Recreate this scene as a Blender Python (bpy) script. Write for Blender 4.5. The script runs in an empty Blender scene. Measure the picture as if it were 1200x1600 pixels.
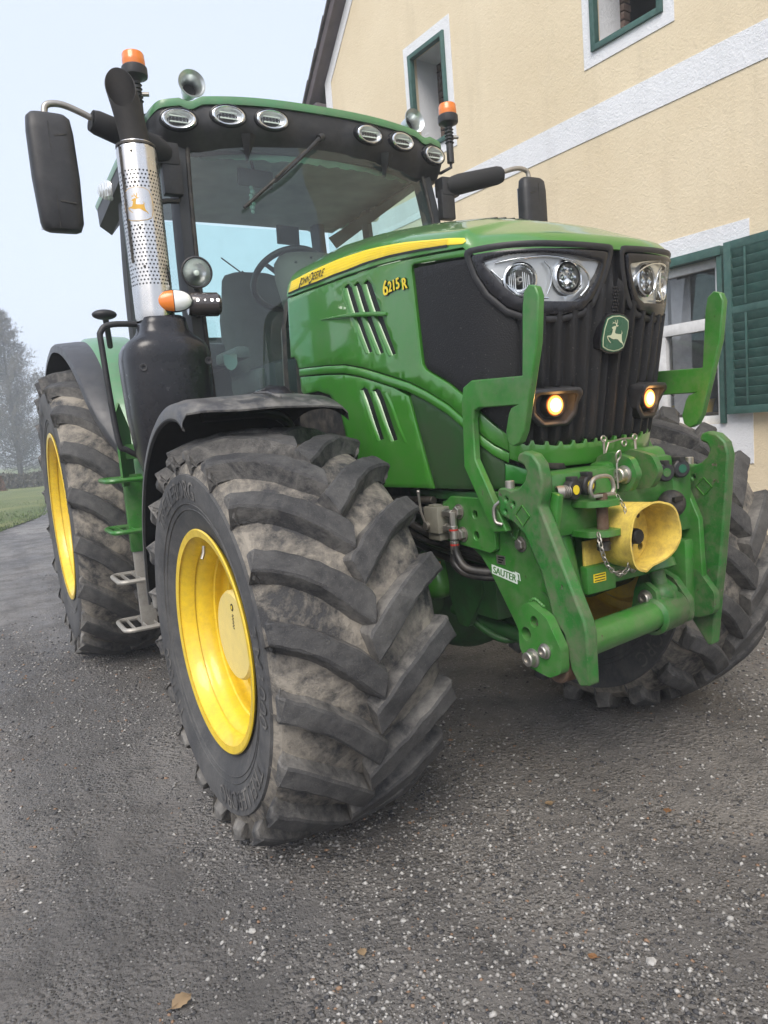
import bpy, bmesh, math, random
from math import sin, cos, pi, radians, sqrt, hypot, atan2, copysign
from mathutils import Vector, Matrix, Euler, noise
from mathutils.geometry import delaunay_2d_cdt
import numpy as np
random.seed(7)
SC = bpy.context.scene
COL = SC.collection
V = Vector

# ------------------------------------------------------------------ materials
MATS = {}
class NT:
    def __init__(s, name):
        s.m = bpy.data.materials.new(name); s.m.use_nodes = True
        s.t = s.m.node_tree; s.n = s.t.nodes; s.l = s.t.links
        s.b = s.n['Principled BSDF']; s.out = s.n['Material Output']
    def add(s, ty, **kw):
        nd = s.n.new(ty)
        for k, v in kw.items():
            if k.startswith('_'): setattr(nd, k[1:], v)
            else:
                nd.inputs[k.replace('__', ' ')].default_value = v
        return nd
    def link(s, a, b): s.l.new(a, b)
    def coord(s, scale=None):
        tc = s.n.new('ShaderNodeTexCoord')
        if scale is None: return tc.outputs['Object']
        mp = s.n.new('ShaderNodeMapping'); mp.inputs['Scale'].default_value = scale
        s.link(tc.outputs['Object'], mp.inputs['Vector']); return mp.outputs['Vector']
    def noise(s, scale, detail=4, rough=.55, vec=None, dist=0):
        nd = s.n.new('ShaderNodeTexNoise'); nd.inputs['Scale'].default_value = scale
        nd.inputs['Detail'].default_value = detail; nd.inputs['Roughness'].default_value = rough
        nd.inputs['Distortion'].default_value = dist
        s.link(vec if vec is not None else s.coord(), nd.inputs['Vector']); return nd.outputs['Fac']
    def voro(s, scale, vec=None, feat='F1'):
        nd = s.n.new('ShaderNodeTexVoronoi'); nd.feature = feat; nd.inputs['Scale'].default_value = scale
        s.link(vec if vec is not None else s.coord(), nd.inputs['Vector']); return nd
    def ramp(s, fac, stops, interp='LINEAR'):
        nd = s.n.new('ShaderNodeValToRGB'); cr = nd.color_ramp; cr.interpolation = interp
        while len(cr.elements) < len(stops): cr.elements.new(.5)
        for e, (p, c) in zip(cr.elements, stops):
            e.position = p; e.color = (c, c, c, 1) if not hasattr(c, '__len__') else (*c, 1)
        s.link(fac, nd.inputs[0]); return nd.outputs['Color']
    def mix(s, fac, a, b, blend='MIX'):
        nd = s.n.new('ShaderNodeMix'); nd.data_type = 'RGBA'; nd.blend_type = blend
        for sock, val in ((nd.inputs[0], fac), (nd.inputs[6], a), (nd.inputs[7], b)):
            if isinstance(val, (int, float)): sock.default_value = val if sock == nd.inputs[0] else (val, val, val, 1)
            elif isinstance(val, tuple): sock.default_value = (*val, 1)
            else: s.link(val, sock)
        return nd.outputs[2]
    def math(s, op, a, b=0):
        nd = s.n.new('ShaderNodeMath'); nd.operation = op
        for i, v in ((0, a), (1, b)):
            if isinstance(v, (int, float)): nd.inputs[i].default_value = v
            else: s.link(v, nd.inputs[i])
        return nd.outputs[0]
    def bump(s, h, strength=.3, dist=.01):
        nd = s.n.new('ShaderNodeBump'); nd.inputs['Strength'].default_value = strength
        nd.inputs['Distance'].default_value = dist; s.link(h, nd.inputs['Height'])
        s.link(nd.outputs[0], s.b.inputs['Normal']); return nd
    def set(s, **kw):
        for k, v in kw.items():
            k = k.replace('__', ' ')
            if isinstance(v, (int, float)): s.b.inputs[k].default_value = v
            elif isinstance(v, tuple): s.b.inputs[k].default_value = (*v, 1)
            else: s.link(v, s.b.inputs[k])
        return s

def simple(name, col, rough=.5, metal=0., var=.25, dust=0., bump=0., bs=60, coat=0., dustcol=(.22, .19, .15), vs=6, chips=0):
    t = NT(name)
    n = t.noise(vs, 5, .6)
    c = t.mix(t.ramp(n, [(.3, 0), (.7, 1)]), tuple(x*(1-var) for x in col), tuple(min(1, x*(1+var)) for x in col))
    if dust > 0:
        n2 = t.noise(vs*3.1, 8, .7)
        n3 = t.noise(180, 2, .5)
        d = t.math('MULTIPLY', t.ramp(n2, [(.42, 0), (.72, 1)]), dust)
        sp = t.math('MULTIPLY', t.ramp(n3, [(.66, 0), (.72, 1)]), dust*.8)
        c = t.mix(t.math('MAXIMUM', d, sp), c, dustcol)
        r = t.mix(d, rough, .9)
        t.set(Roughness=r)
    else:
        t.set(Roughness=t.ramp(t.noise(vs*2, 3), [(.3, max(0, rough-.06)), (.7, min(1, rough+.06))]))
    if chips:
        cf = t.math('MULTIPLY', t.ramp(t.noise(34, 7, .75), [(.655-.05*chips, 0), (.675-.05*chips, 1)]), t.ramp(t.noise(5, 3), [(.42, 0), (.55, 1)]))
        c = t.mix(cf, c, t.mix(t.ramp(t.noise(90, 3), [(.4, 0), (.6, 1)]), (.045, .028, .018), (.14, .12, .10)))
    t.set(Base__Color=c, Metallic=metal)
    if coat: t.set(Coat__Weight=coat, Coat__Roughness=.06)
    if bump: t.bump(t.noise(bs, 6, .65), bump, .004)
    MATS[name] = t.m
    return t.m

def build_materials():
    simple('green_paint', (.038, .195, .018), .28, dust=.14, coat=.8, var=.08, vs=3)
    simple('green_cast', (.032, .175, .022), .38, dust=.30, bump=.10, bs=45, var=.2, coat=.25, chips=.4)
    simple('green_worn', (.022, .140, .022), .42, dust=.75, bump=.15, bs=60, var=.3, dustcol=(.16, .14, .10), chips=1.)
    simple('green_belt', (.03, .20, .03), .3, var=.05, coat=.6)
    simple('yellow_paint', (.82, .58, .028), .36, dust=.3, var=.08, coat=.4, dustcol=(.35, .22, .05), vs=9)
    simple('yellow_pale', (.83, .66, .22), .45, dust=.25, var=.06, dustcol=(.5, .42, .25))
    simple('yellow_plastic', (.80, .60, .12), .42, dust=.65, var=.10, bump=.05, dustcol=(.30, .19, .07), vs=9)
    simple('decal_yellow', (.86, .66, .03), .35, var=.03)
    simple('decal_black', (.008, .008, .008), .4, var=.1)
    simple('decal_white', (.70, .78, .70), .4, var=.1)
    simple('decal_orange', (.75, .33, .02), .4, var=.1)
    simple('emblem_green', (.010, .105, .055), .3, var=.08, coat=.5)
    simple('emblem_cream', (.62, .66, .45), .35, var=.05)
    simple('black_plastic', (.018, .018, .020), .48, dust=.22, bump=.12, bs=220, dustcol=(.10, .10, .10))
    simple('black_gloss', (.012, .012, .015), .24, dust=.07, bump=.03, bs=120, dustcol=(.14, .14, .14))
    simple('fender_plastic', (.035, .035, .038), .42, dust=.8, bump=.15, bs=120, dustcol=(.24, .23, .21), vs=5)
    simple('rubber', (.014, .014, .014), .65, dust=.3, bump=.05)
    simple('hose', (.012, .012, .013), .4, dust=.25)
    simple('dark_steel', (.06, .055, .05), .5, metal=.6, dust=.5)
    simple('zinc', (.45, .43, .39), .38, metal=.9, dust=.35, bump=.08, dustcol=(.25, .2, .14))
    simple('chrome', (.75, .76, .78), .14, metal=1., var=.05)
    simple('rust', (.09, .045, .025), .85, dust=.4, bump=.3, bs=90)
    simple('brick', (.12, .075, .06), .9, dust=.5, bump=.4, bs=40)
    simple('cab_grey', (.10, .115, .105), .6, var=.1)
    simple('cab_dark', (.035, .038, .042), .6, var=.15, bump=.1, bs=200)
    simple('seat_cloth', (.07, .075, .07), .85, var=.3, bump=.3, bs=160)
    simple('step_metal', (.42, .40, .36), .5, metal=.5, dust=.7, dustcol=(.30, .28, .25))
    simple('reflector_chrome', (.80, .82, .84), .16, metal=1., var=.03)
    simple('reflector_paint', (.86, .88, .89), .18, metal=.55, var=.05)
    simple('roof_tile', (.060, .050, .050), .7, var=.3, bump=.3)
    simple('roof_board', (.085, .07, .075), .7, var=.3, bump=.2)
    simple('shutter_green', (.030, .090, .075), .6, dust=.35, bump=.3, bs=70, dustcol=(.12, .2, .18))
    simple('window_white', (.66, .66, .66), .5, dust=.2, dustcol=(.4, .4, .38))
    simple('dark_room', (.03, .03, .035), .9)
    simple('curtain_grey', (.45, .45, .47), .9)
    simple('amber', (.75, .20, .02), .25, coat=.5, var=.1)
    # tyres
    def tyre(name, dark, mud, lo, hi, gs=24, bump=.5, bd=.006, rough=.75):
        t = NT(name)
        n1 = t.noise(5.5, 9, .68, dist=.6); n2 = t.noise(26, 8, .7); n3 = t.noise(240, 3, .6)
        m = t.math('ADD', t.math('MULTIPLY', n1, .65), t.math('MULTIPLY', n2, .35))
        m = t.ramp(m, [(lo, 0), (hi, 1)])
        c = t.mix(m, dark, mud)
        sp = t.ramp(n3, [(.60, 0), (.70, 1)])
        c = t.mix(t.math('MULTIPLY', sp, .35), c, (.20, .19, .17))
        t.set(Base__Color=c, Roughness=t.mix(m, rough, .95))
        h = t.math('ADD', t.math('MULTIPLY', m, .5), t.math('ADD', t.math('MULTIPLY', n2, .8), t.math('MULTIPLY', n3, .35)))
        t.bump(h, bump, bd)
        MATS[name] = t.m
    tyre('lug_top', (.030, .030, .032), (.125, .122, .117), .42, .72, bump=.8, bd=.005)
    tyre('lug_side', (.040, .040, .042), (.24, .228, .208), .42, .66, bump=.9)
    tyre('tyre_mud', (.045, .045, .047), (.30, .27, .225), .42, .57, bump=1.)
    tyre('sidewall', (.050, .051, .054), (.14, .136, .13), .42, .75, bump=.25)
    # grille mesh black
    t = NT('grille_black')
    v = t.voro(170)
    h = t.ramp(v.outputs['Distance'], [(.25, 0), (.5, 1)])
    sp = t.ramp(t.noise(130, 2), [(.69, 0), (.73, 1)])
    t.set(Base__Color=t.mix(t.math('MULTIPLY', sp, .6), (.006, .006, .007), (.12, .11, .10)), Roughness=.6)
    t.bump(h, .25, .002); MATS['grille_black'] = t.m
    # green mesh screen
    t = NT('green_screen')
    tc = t.coord((1, 420, 420))
    c1 = t.n.new('ShaderNodeTexChecker'); c1.inputs['Scale'].default_value = 1; t.link(tc, c1.inputs['Vector'])
    n = t.noise(9, 6, .6)
    c = t.mix(t.ramp(n, [(.35, 0), (.65, 1)]), (.020, .085, .016), (.035, .07, .025))
    t.set(Base__Color=t.mix(t.math('MULTIPLY', c1.outputs['Fac'], .55), c, (.008, .02, .006)), Roughness=.55)
    MATS['green_screen'] = t.m
    # perforated stainless, real holes are modelled as dark discs behind; brushed metal
    t = NT('stainless')
    n = t.noise(30, 5, .6, vec=t.coord((1, 1, .2)))
    t.set(Base__Color=t.mix(n, (.52, .51, .50), (.74, .73, .71)), Metallic=1., Roughness=t.ramp(t.noise(14, 5), [(.3, .18), (.7, .38)]))
    t.bump(n, .08, .002); MATS['stainless'] = t.m
    # glass
    def glass(name, tint, ior=1.45, rough=.0, dusty=.0):
        t = NT(name); t.n.remove(t.b)
        tr = t.n.new('ShaderNodeBsdfTransparent'); tr.inputs[0].default_value = (*tint, 1)
        gl = t.n.new('ShaderNodeBsdfGlossy'); gl.inputs['Roughness'].default_value = rough
        fr = t.n.new('ShaderNodeFresnel'); ge = t.n.new('ShaderNodeNewGeometry'); t.link(t.math('ADD', t.math('MULTIPLY', ge.outputs['Backfacing'], 1/ior-ior), ior), fr.inputs[0])
        mx = t.n.new('ShaderNodeMixShader'); t.link(fr.outputs[0], mx.inputs[0])
        t.link(tr.outputs[0], mx.inputs[1]); t.link(gl.outputs[0], mx.inputs[2])
        last = mx.outputs[0]
        if dusty:
            df = t.n.new('ShaderNodeBsdfDiffuse'); df.inputs[0].default_value = (.45, .5, .5, 1)
            m2 = t.n.new('ShaderNodeMixShader')
            nn = t.ramp(t.noise(7, 8, .7), [(.35, dusty*.4), (.7, dusty)])
            t.link(nn, m2.inputs[0]); t.link(last, m2.inputs[1]); t.link(df.outputs[0], m2.inputs[2]); last = m2.outputs[0]
        t.link(last, t.out.inputs[0]); MATS[name] = t.m
    glass('cab_glass', (.78, .955, .92), 1.62, 0, .045)
    glass('side_glass', (.80, .95, .93), 1.5, 0, .08)
    glass('lamp_glass', (.97, .98, .98), 1.35)
    glass('house_glass', (.80, .82, .84), 2.1, .01, .10)
    t = NT('lamp_lens')
    st = t.n.new('ShaderNodeTexWave'); st.inputs['Scale'].default_value = 26; t.link(t.coord(), st.inputs['Vector'])
    t.set(Base__Color=(.75, .77, .76), Metallic=.6, Roughness=.2); t.bump(st.outputs['Fac'], .5, .004); MATS['lamp_lens'] = t.m
    def emit(name, col, s, base=(.8, .8, .8)):
        t = NT(name); t.set(Base__Color=base, Emission__Color=col, Emission__Strength=s); MATS[name] = t.m
    emit('lamp_lit', (1., .42, .08), 1.1, (.4, .25, .1)); emit('lamp_mid', (1., .68, .22), 1.7); emit('lamp_core', (1., .80, .36), 3.6); emit('led_lit', (1., .98, .92), 6.)
    # plaster
    def plaster(name, a, b, bump=1.):
        t = NT(name)
        n1 = t.noise(1.1, 6, .6); n2 = t.noise(20, 7, .7, dist=1.2); n3 = t.noise(60, 4, .6)
        c = t.mix(t.ramp(n1, [(.3, 0), (.7, 1)]), a, b)
        c = t.mix(t.math('MULTIPLY', t.ramp(n2, [(.60, 0), (.75, 1)]), .35), c, tuple(x*.72 for x in a))
        stn = t.noise(2.2, 7, .65, vec=t.coord((1.6, 1.6, .22)))
        c = t.mix(t.math('MULTIPLY', t.ramp(stn, [(.52, 0), (.72, 1)]), .30), c, tuple(x*.70 for x in a))
        c = t.mix(t.math('MULTIPLY', t.ramp(t.noise(4.5, 8, .7), [(.60, 0), (.70, 1)]), .22), c, tuple(min(.85, x*1.12) for x in b))
        t.set(Base__Color=c, Roughness=.95)
        t.bump(t.math('ADD', n2, t.math('MULTIPLY', n3, .5)), bump, .02); MATS[name] = t.m
    plaster('plaster_yellow', (.67, .56, .385), (.74, .635, .455), .34)
    plaster('plaster_white', (.70, .71, .73), (.78, .79, .81), .5)
    # ground
    t = NT('gravel_ground')
    big = t.noise(.55, 5, .6); mid = t.noise(3.2, 8, .68); fine = t.noise(38, 8, .75); vf = t.noise(150, 4, .7)
    c = t.mix(t.ramp(big, [(.35, 0), (.62, 1)]), (.120, .114, .109), (.25, .232, .212))
    c = t.mix(t.math('MULTIPLY', t.ramp(mid, [(.50, 0), (.66, 1)]), .5), c, (.062, .060, .058))
    c = t.mix(t.math('MULTIPLY', t.ramp(t.noise(1.3, 6, .65), [(.60, 0), (.72, 1)]), .5), c, (.17, .125, .085))
    strk = t.noise(1., 6, .6, vec=t.coord((1.5, .13, 1)), dist=.4)
    c = t.mix(t.math('MULTIPLY', t.ramp(strk, [(.50, 0), (.62, 1)]), .55), c, (.072, .068, .065))
    vo = t.voro(95); rc = vo.outputs['Color']
    st = t.math('MULTIPLY', t.ramp(vo.outputs['Distance'], [(.28, 1), (.5, 0)]), t.ramp(t.noise(9, 4), [(.40, .2), (.62, 1)]))
    sepm = t.n.new('ShaderNodeSeparateColor'); t.link(rc, sepm.inputs[0])
    stc = t.ramp(sepm.outputs[0], [(0, (.035, .035, .038)), (.45, (.13, .125, .12)), (.8, (.26, .25, .24)), (1, (.60, .58, .55))])
    c = t.mix(t.math('MULTIPLY', st, .75), c, stc)
    c = t.mix(t.math('MULTIPLY', t.ramp(vf, [(.58, 0), (.72, 1)]), .5), c, (.20, .19, .18))
    t.set(Base__Color=c, Roughness=t.ramp(mid, [(.4, .48), (.6, .8)]))
    h = t.math('ADD', t.math('MULTIPLY', mid, 1.0), t.math('ADD', t.math('MULTIPLY', fine, .6), t.math('MULTIPLY', st, .35)))
    v2 = t.voro(48); h2 = t.math('MULTIPLY', t.ramp(v2.outputs['Distance'], [(.15, 1), (.55, 0)]), t.ramp(t.noise(2.2, 5), [(.40, .15), (.60, 1)]))
    h = t.math('ADD', h, t.math('MULTIPLY', h2, .5))
    t.bump(h, 1., .03); MATS['gravel_ground'] = t.m
    for i, c in enumerate([(.045, .045, .048), (.13, .125, .12), (.24, .23, .215), (.36, .35, .33), (.22, .14, .09)]):
        simple('stone_%d' % i, tuple(x*1.12 for x in c), .7, var=.3, bump=.3, bs=150, vs=30)
    t = NT('lawn_green')
    c = t.mix(t.ramp(t.noise(.5, 6), [(.35, 0), (.65, 1)]), (.085, .125, .03), (.17, .19, .06))
    c = t.mix(t.ramp(t.noise(14, 6), [(.5, 0), (.7, 1)]), c, (.10, .085, .03))
    t.set(Base__Color=c, Roughness=.95); t.bump(t.noise(40, 5), .8, .03); MATS['lawn_green'] = t.m
    simple('grass_blade', (.085, .13, .035), .8, var=.5, vs=2)
    simple('far_field', (.055, .065, .04), .95, var=.3, vs=.1)
    simple('bark', (.05, .04, .032), .9, var=.3)
    simple('needle', (.105, .095, .07), .8, var=.4, vs=1.5)
    simple('twig', (.13, .11, .09), .9, var=.3, vs=1.5)
    simple('leaf_orange', (.22, .11, .045), .8, var=.3)
    simple('leaf_tan', (.26, .18, .10), .8, var=.4)
    simple('pot_yellow', (.75, .52, .06), .4)
    simple('shelf_wood', (.10, .07, .05), .6)
build_materials()

# ------------------------------------------------------------------ mesh tools
def pip(x, y, lp):
    c = False; j = len(lp)-1
    for i in range(len(lp)):
        if (lp[i][1] > y) != (lp[j][1] > y) and x < (lp[j][0]-lp[i][0])*(y-lp[i][1])/(lp[j][1]-lp[i][1])+lp[i][0]: c = not c
        j = i
    return c
def tri(pts, edges, loops):
    """constrained triangulation kept only inside loops[0] and outside the other loops"""
    vv, ee, ff, orig = delaunay_2d_cdt([V((p[0], p[1])) for p in pts], edges, [], 0, 1e-7)[:4]
    out = []
    for f in ff:
        x = sum(vv[i].x for i in f)/len(f); y = sum(vv[i].y for i in f)/len(f)
        if pip(x, y, loops[0]) and not any(pip(x, y, h) for h in loops[1:]):
            f = list(f); ar = sum(vv[f[i]].x*vv[f[(i+1) % len(f)]].y - vv[f[(i+1) % len(f)]].x*vv[f[i]].y for i in range(len(f)))
            out.append(tuple(f if ar > 0 else f[::-1]))
    return vv, out, orig
class MB:
    """collects shapes into one mesh"""
    def __init__(s): s.v = []; s.f = []; s.m = []; s.mats = []
    def mi(s, mat):
        if mat not in s.mats: s.mats.append(mat)
        return s.mats.index(mat)
    def add(s, vs, fs, mat, mtx=None):
        o = len(s.v); k = s.mi(mat)
        s.v += [tuple(mtx @ V(p)) for p in vs] if mtx is not None else [tuple(p) for p in vs]
        s.f += [tuple(i+o for i in f) for f in fs]; s.m += [k]*len(fs); return s
    def box(s, c, size, mat, rot=None, bev=0):
        bm = bmesh.new(); bmesh.ops.create_cube(bm, size=1)
        for v in bm.verts: v.co = V((v.co.x*size[0], v.co.y*size[1], v.co.z*size[2]))
        if bev: bmesh.ops.bevel(bm, geom=bm.edges[:], offset=bev, segments=2, affect='EDGES', profile=.6)
        M = Matrix.Translation(V(c)) @ (rot.to_4x4() if rot is not None else Matrix())
        s.bm(bm, mat, M); return s
    def bm(s, bm, mat, mtx=None):
        bm.verts.index_update()
        s.add([v.co.copy() for v in bm.verts], [[v.index for v in f.verts] for f in bm.faces], mat, mtx); bm.free(); return s
    def tube(s, path, r, mat, n=10, caps=True, closed=False, smooth=0):
        P = [V(p) for p in path]
        if smooth: P = catmull(P, smooth, closed)
        rs = r if hasattr(r, '__len__') else [r]*len(P)
        if len(rs) != len(P):
            rs = [rs[0] + (rs[-1]-rs[0])*i/(len(P)-1) for i in range(len(P))] if len(rs) == 2 else [np.interp(i/(len(P)-1), np.linspace(0, 1, len(rs)), rs) for i in range(len(P))]
        N = len(P); T = []
        for i in range(N):
            a = P[(i-1) % N] if (closed or i > 0) else P[0]; b = P[(i+1) % N] if (closed or i < N-1) else P[-1]
            T.append((b-a).normalized())
        up = V((0, 0, 1)) if abs(T[0].z) < .9 else V((1, 0, 0))
        nrm = (up - T[0]*up.dot(T[0])).normalized(); vs = []
        for i in range(N):
            nrm = (nrm - T[i]*nrm.dot(T[i])).normalized(); bn = T[i].cross(nrm)
            for k in range(n):
                a = 2*pi*k/n; vs.append(P[i] + (nrm*cos(a) + bn*sin(a))*rs[i])
        fs = []
        for i in range(N if closed else N-1):
            for k in range(n):
                j = (i+1) % N; fs.append((i*n+k, i*n+(k+1) % n, j*n+(k+1) % n, j*n+k))
        if caps and not closed: fs += [tuple(range(n))[::-1], tuple((N-1)*n+k for k in range(n))]
        s.add(vs, fs, mat); return s
    def lathe(s, prof, mat, origin, axis, n=48, sx=1., start=0, sweep=2*pi):
        """prof: (radius, height along axis)"""
        a = V(axis).normalized(); up = V((0, 0, 1)) if abs(a.z) < .9 else V((0, 1, 0))
        e1 = (up - a*up.dot(a)).normalized(); e2 = a.cross(e1); o = V(origin); vs = []; full = sweep > 6.28
        for r, h in prof:
            for k in range(n if full else n+1):
                t = start + sweep*k/n; vs.append(o + a*h + (e1*cos(t) + e2*sin(t)*sx)*r)
        m = n if full else n+1; fs = []
        for i in range(len(prof)-1):
            for k in range(n):
                fs.append((i*m+k, i*m+(k+1) % m, (i+1)*m+(k+1) % m, (i+1)*m+k))
        s.add(vs, fs, mat); return s
    def cyl(s, a, b, r, mat, n=20, bev=.0):
        a = V(a); b = V(b); L = (b-a).length; bv = bev or min(r, L)*.12
        return s.lathe([(0, 0), (r-bv, 0), (r, bv), (r, L-bv), (r-bv, L), (0, L)], mat, a, b-a, n)
    def plate(s, outline, holes, t, mat, frame, bev=.0015):
        """flat plate with holes. frame = (origin, e1, e2); thickness t along e1 x e2"""
        o, e1, e2 = [V(q) for q in frame]; nn = e1.cross(e2).normalized()
        pts = []; edges = []; loops = []
        for lp in [outline] + holes:
            k = len(pts); pts += [V(p) for p in lp]; edges += [(k+i, k+(i+1) % len(lp)) for i in range(len(lp))]
            loops.append(list(range(k, k+len(lp))))
        vv, ff, _o = tri(pts, edges, [outline]+list(holes))
        nv = len(vv)
        top = [o + e1*p.x + e2*p.y + nn*t for p in vv]; bot = [o + e1*p.x + e2*p.y for p in vv]
        fs = []
        for f in ff:
            f = list(f)
            ar = sum(vv[f[i]].x*vv[f[(i+1) % len(f)]].y - vv[f[(i+1) % len(f)]].x*vv[f[i]].y for i in range(len(f)))
            if ar < 0: f = f[::-1]
            fs.append(tuple(f)); fs.append(tuple(i+nv for i in f[::-1]))
        vs = top + bot
        from collections import Counter
        cnt = Counter(); 
        for f in fs[::2]:
            for i in range(len(f)): cnt[(f[i], f[(i+1) % len(f)])] += 1
        for (a, b) in list(cnt):
            if (b, a) not in cnt: fs.append((b, a, a+nv, b+nv))
        s.add(vs, fs, mat); return s
    def sphere(s, c, r, mat, n=16, sc=(1, 1, 1), rot=None):
        bm = bmesh.new(); bmesh.ops.create_uvsphere(bm, u_segments=n, v_segments=max(6, n//2), radius=1)
        M = Matrix.Translation(V(c)) @ (rot.to_4x4() if rot is not None else Matrix()) @ Matrix.Diagonal((r*sc[0], r*sc[1], r*sc[2], 1))
        return s.bm(bm, mat, M)
    def build(s, name, parent=None, label=None, smooth=True, angle=35, bevel=0, mtx=None, seg=2):
        me = bpy.data.meshes.new(name); me.from_pydata(s.v, [], s.f); me.update()
        for m in s.mats: me.materials.append(MATS[m])
        me.polygons.foreach_set('material_index', s.m)
        if mtx is not None: me.transform(mtx)
        bm = bmesh.new(); bm.from_mesh(me); bmesh.ops.recalc_face_normals(bm, faces=bm.faces[:]); bm.to_mesh(me); bm.free()
        if smooth:
            me.polygons.foreach_set('use_smooth', [True]*len(me.polygons)); me.set_sharp_from_angle(angle=radians(angle))
        o = bpy.data.objects.new(name, me); COL.objects.link(o)
        if parent is not None: o.parent = parent
        if label: o['label'] = label
        if bevel:
            b = o.modifiers.new('bevel', 'BEVEL'); b.width = bevel; b.segments = seg; b.limit_method = 'ANGLE'; b.angle_limit = radians(40); b.harden_normals = False
        return o

def catmull(P, k, closed=False):
    out = []; n = len(P); rng = n if closed else n-1
    for i in range(rng):
        p0 = P[(i-1) % n] if (closed or i > 0) else P[0]*2-P[1]; p1 = P[i]; p2 = P[(i+1) % n]
        p3 = P[(i+2) % n] if (closed or i < n-2) else P[-1]*2-P[-2]
        for j in range(k):
            t = j/k
            out.append(.5*((2*p1)+(p2-p0)*t+(2*p0-5*p1+4*p2-p3)*t*t+(3*p1-p0-3*p2+p3)*t**3))
    if not closed: out.append(P[-1].copy())
    return out
def rounded(pts, r, seg=5):
    """round the corners of a 2D polygon; r number or list"""
    out = []; n = len(pts)
    for i in range(n):
        rr = r[i] if hasattr(r, '__len__') else r
        p = V(pts[i]); a = V(pts[i-1]); b = V(pts[(i+1) % n]); d1 = (a-p); d2 = (b-p)
        if rr <= 0: out.append(tuple(p)); continue
        ang = d1.angle(d2); L = min(rr/math.tan(ang/2), d1.length*.48, d2.length*.48)
        s = p + d1.normalized()*L; e = p + d2.normalized()*L
        for k in range(seg+1):
            t = k/seg; out.append(tuple(s*(1-t)**2 + p*2*t*(1-t) + e*t*t))
    return out
def circ2(cx, cy, r, n=20, sy=1.): return [(cx+r*cos(2*pi*k/n), cy+r*sy*sin(2*pi*k/n)) for k in range(n)]
def empty(name, loc, label, cat, group=None, rz=0):
    o = bpy.data.objects.new(name, None); COL.objects.link(o); o.location = loc; o.rotation_euler = (0, 0, rz)
    o['label'] = label; o['category'] = cat; o.empty_display_size = .1
    if group: o['group'] = group
    return o
def tag(o, label=None, cat=None, group=None, kind=None):
    for k, v in (('label', label), ('category', cat), ('group', group), ('kind', kind)):
        if v: o[k] = v
    return o
def text_geo(body, size, extrude=0., space=1.):
    cu = bpy.data.curves.new('t', 'FONT'); cu.body = body; cu.size = size; cu.extrude = extrude; cu.space_character = space
    cu.resolution_u = 4
    o = bpy.data.objects.new('t', cu); COL.objects.link(o)
    dg = bpy.context.evaluated_depsgraph_get(); me = bpy.data.meshes.new_from_object(o.evaluated_get(dg))
    vs = [v.co.copy() for v in me.vertices]; fs = [tuple(p.vertices) for p in me.polygons]
    bpy.data.objects.remove(o); bpy.data.curves.remove(cu); bpy.data.meshes.remove(me)
    xs = [v.x for v in vs]; ys = [v.y for v in vs]; x0, x1, y0, y1 = min(xs), max(xs), min(ys), max(ys)
    return [((v.x-x0)/(x1-x0), (v.y-y0)/(y1-y0), v.z) for v in vs], fs, (x1-x0)/(y1-y0)
# ------------------------------------------------------------------ camera, light, air
def setup():
    yaw, pitch, roll = .5127, .1161, -.0809
    f = V((sin(yaw)*cos(pitch), cos(yaw)*cos(pitch), -sin(pitch))); r = V((cos(yaw), -sin(yaw), 0)); u = r.cross(f)
    r2 = r*cos(roll)+u*sin(roll); u2 = u*cos(roll)-r*sin(roll)
    cam = bpy.data.cameras.new('camera'); co = bpy.data.objects.new('camera', cam); COL.objects.link(co)
    M = Matrix((r2, u2, -f)).transposed().to_4x4(); M.translation = V((-1.741, -2.412, 1.363)); co.matrix_world = M
    cam.sensor_fit = 'VERTICAL'; cam.sensor_height = 24; cam.lens = 1113/1600*24; cam.clip_start = .05; cam.clip_end = 2000
    SC.camera = co
    w = bpy.data.worlds.new('World'); SC.world = w; w.use_nodes = True; nt = w.node_tree
    bg = nt.nodes['Background']; out = nt.nodes['World Output']
    el, rot = radians(48), radians(225)
    sky = nt.nodes.new('ShaderNodeTexSky'); sky.sky_type = 'NISHITA'; sky.sun_disc = False; sky.sun_elevation = el
    sky.sun_rotation = rot; sky.air_density = 1.; sky.dust_density = 6.; sky.ozone_density = 1.
    nt.links.new(sky.outputs[0], bg.inputs[0]); bg.inputs[1].default_value = .05
    b2 = nt.nodes.new('ShaderNodeBackground'); b2.inputs[0].default_value = (.69, .75, .88, 1); b2.inputs[1].default_value = SKY
    ad = nt.nodes.new('ShaderNodeAddShader'); nt.links.new(bg.outputs[0], ad.inputs[0]); nt.links.new(b2.outputs[0], ad.inputs[1])
    nt.links.new(ad.outputs[0], out.inputs[0])
    sl = bpy.data.lights.new('sun', 'SUN'); sl.energy = SUN; sl.angle = radians(35); sl.color = (1, .96, .9)
    so = bpy.data.objects.new('sun', sl); COL.objects.link(so)
    d = V((sin(rot)*cos(el), cos(rot)*cos(el), sin(el)))   # towards the sun
    so.rotation_euler = d.to_track_quat('Z', 'Y').to_euler()
    SC.view_settings.view_transform = 'Standard'; SC.view_settings.look = 'None'; SC.view_settings.gamma = 1
    SC.view_settings.exposure = EXPO; SC.view_settings.use_curve_mapping = False
    SC.cycles.use_denoising = True; SC.cycles.max_bounces = 6; SC.cycles.transparent_max_bounces = 16
    SC.cycles.diffuse_bounces = 3; SC.cycles.glossy_bounces = 3; SC.cycles.caustics_reflective = False; SC.cycles.caustics_refractive = False
    SC.cycles.volume_bounces = 1; SC.cycles.sample_clamp_indirect = 4
SKY, SUN, EXPO = .82, 1.9, .40
setup()
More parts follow.
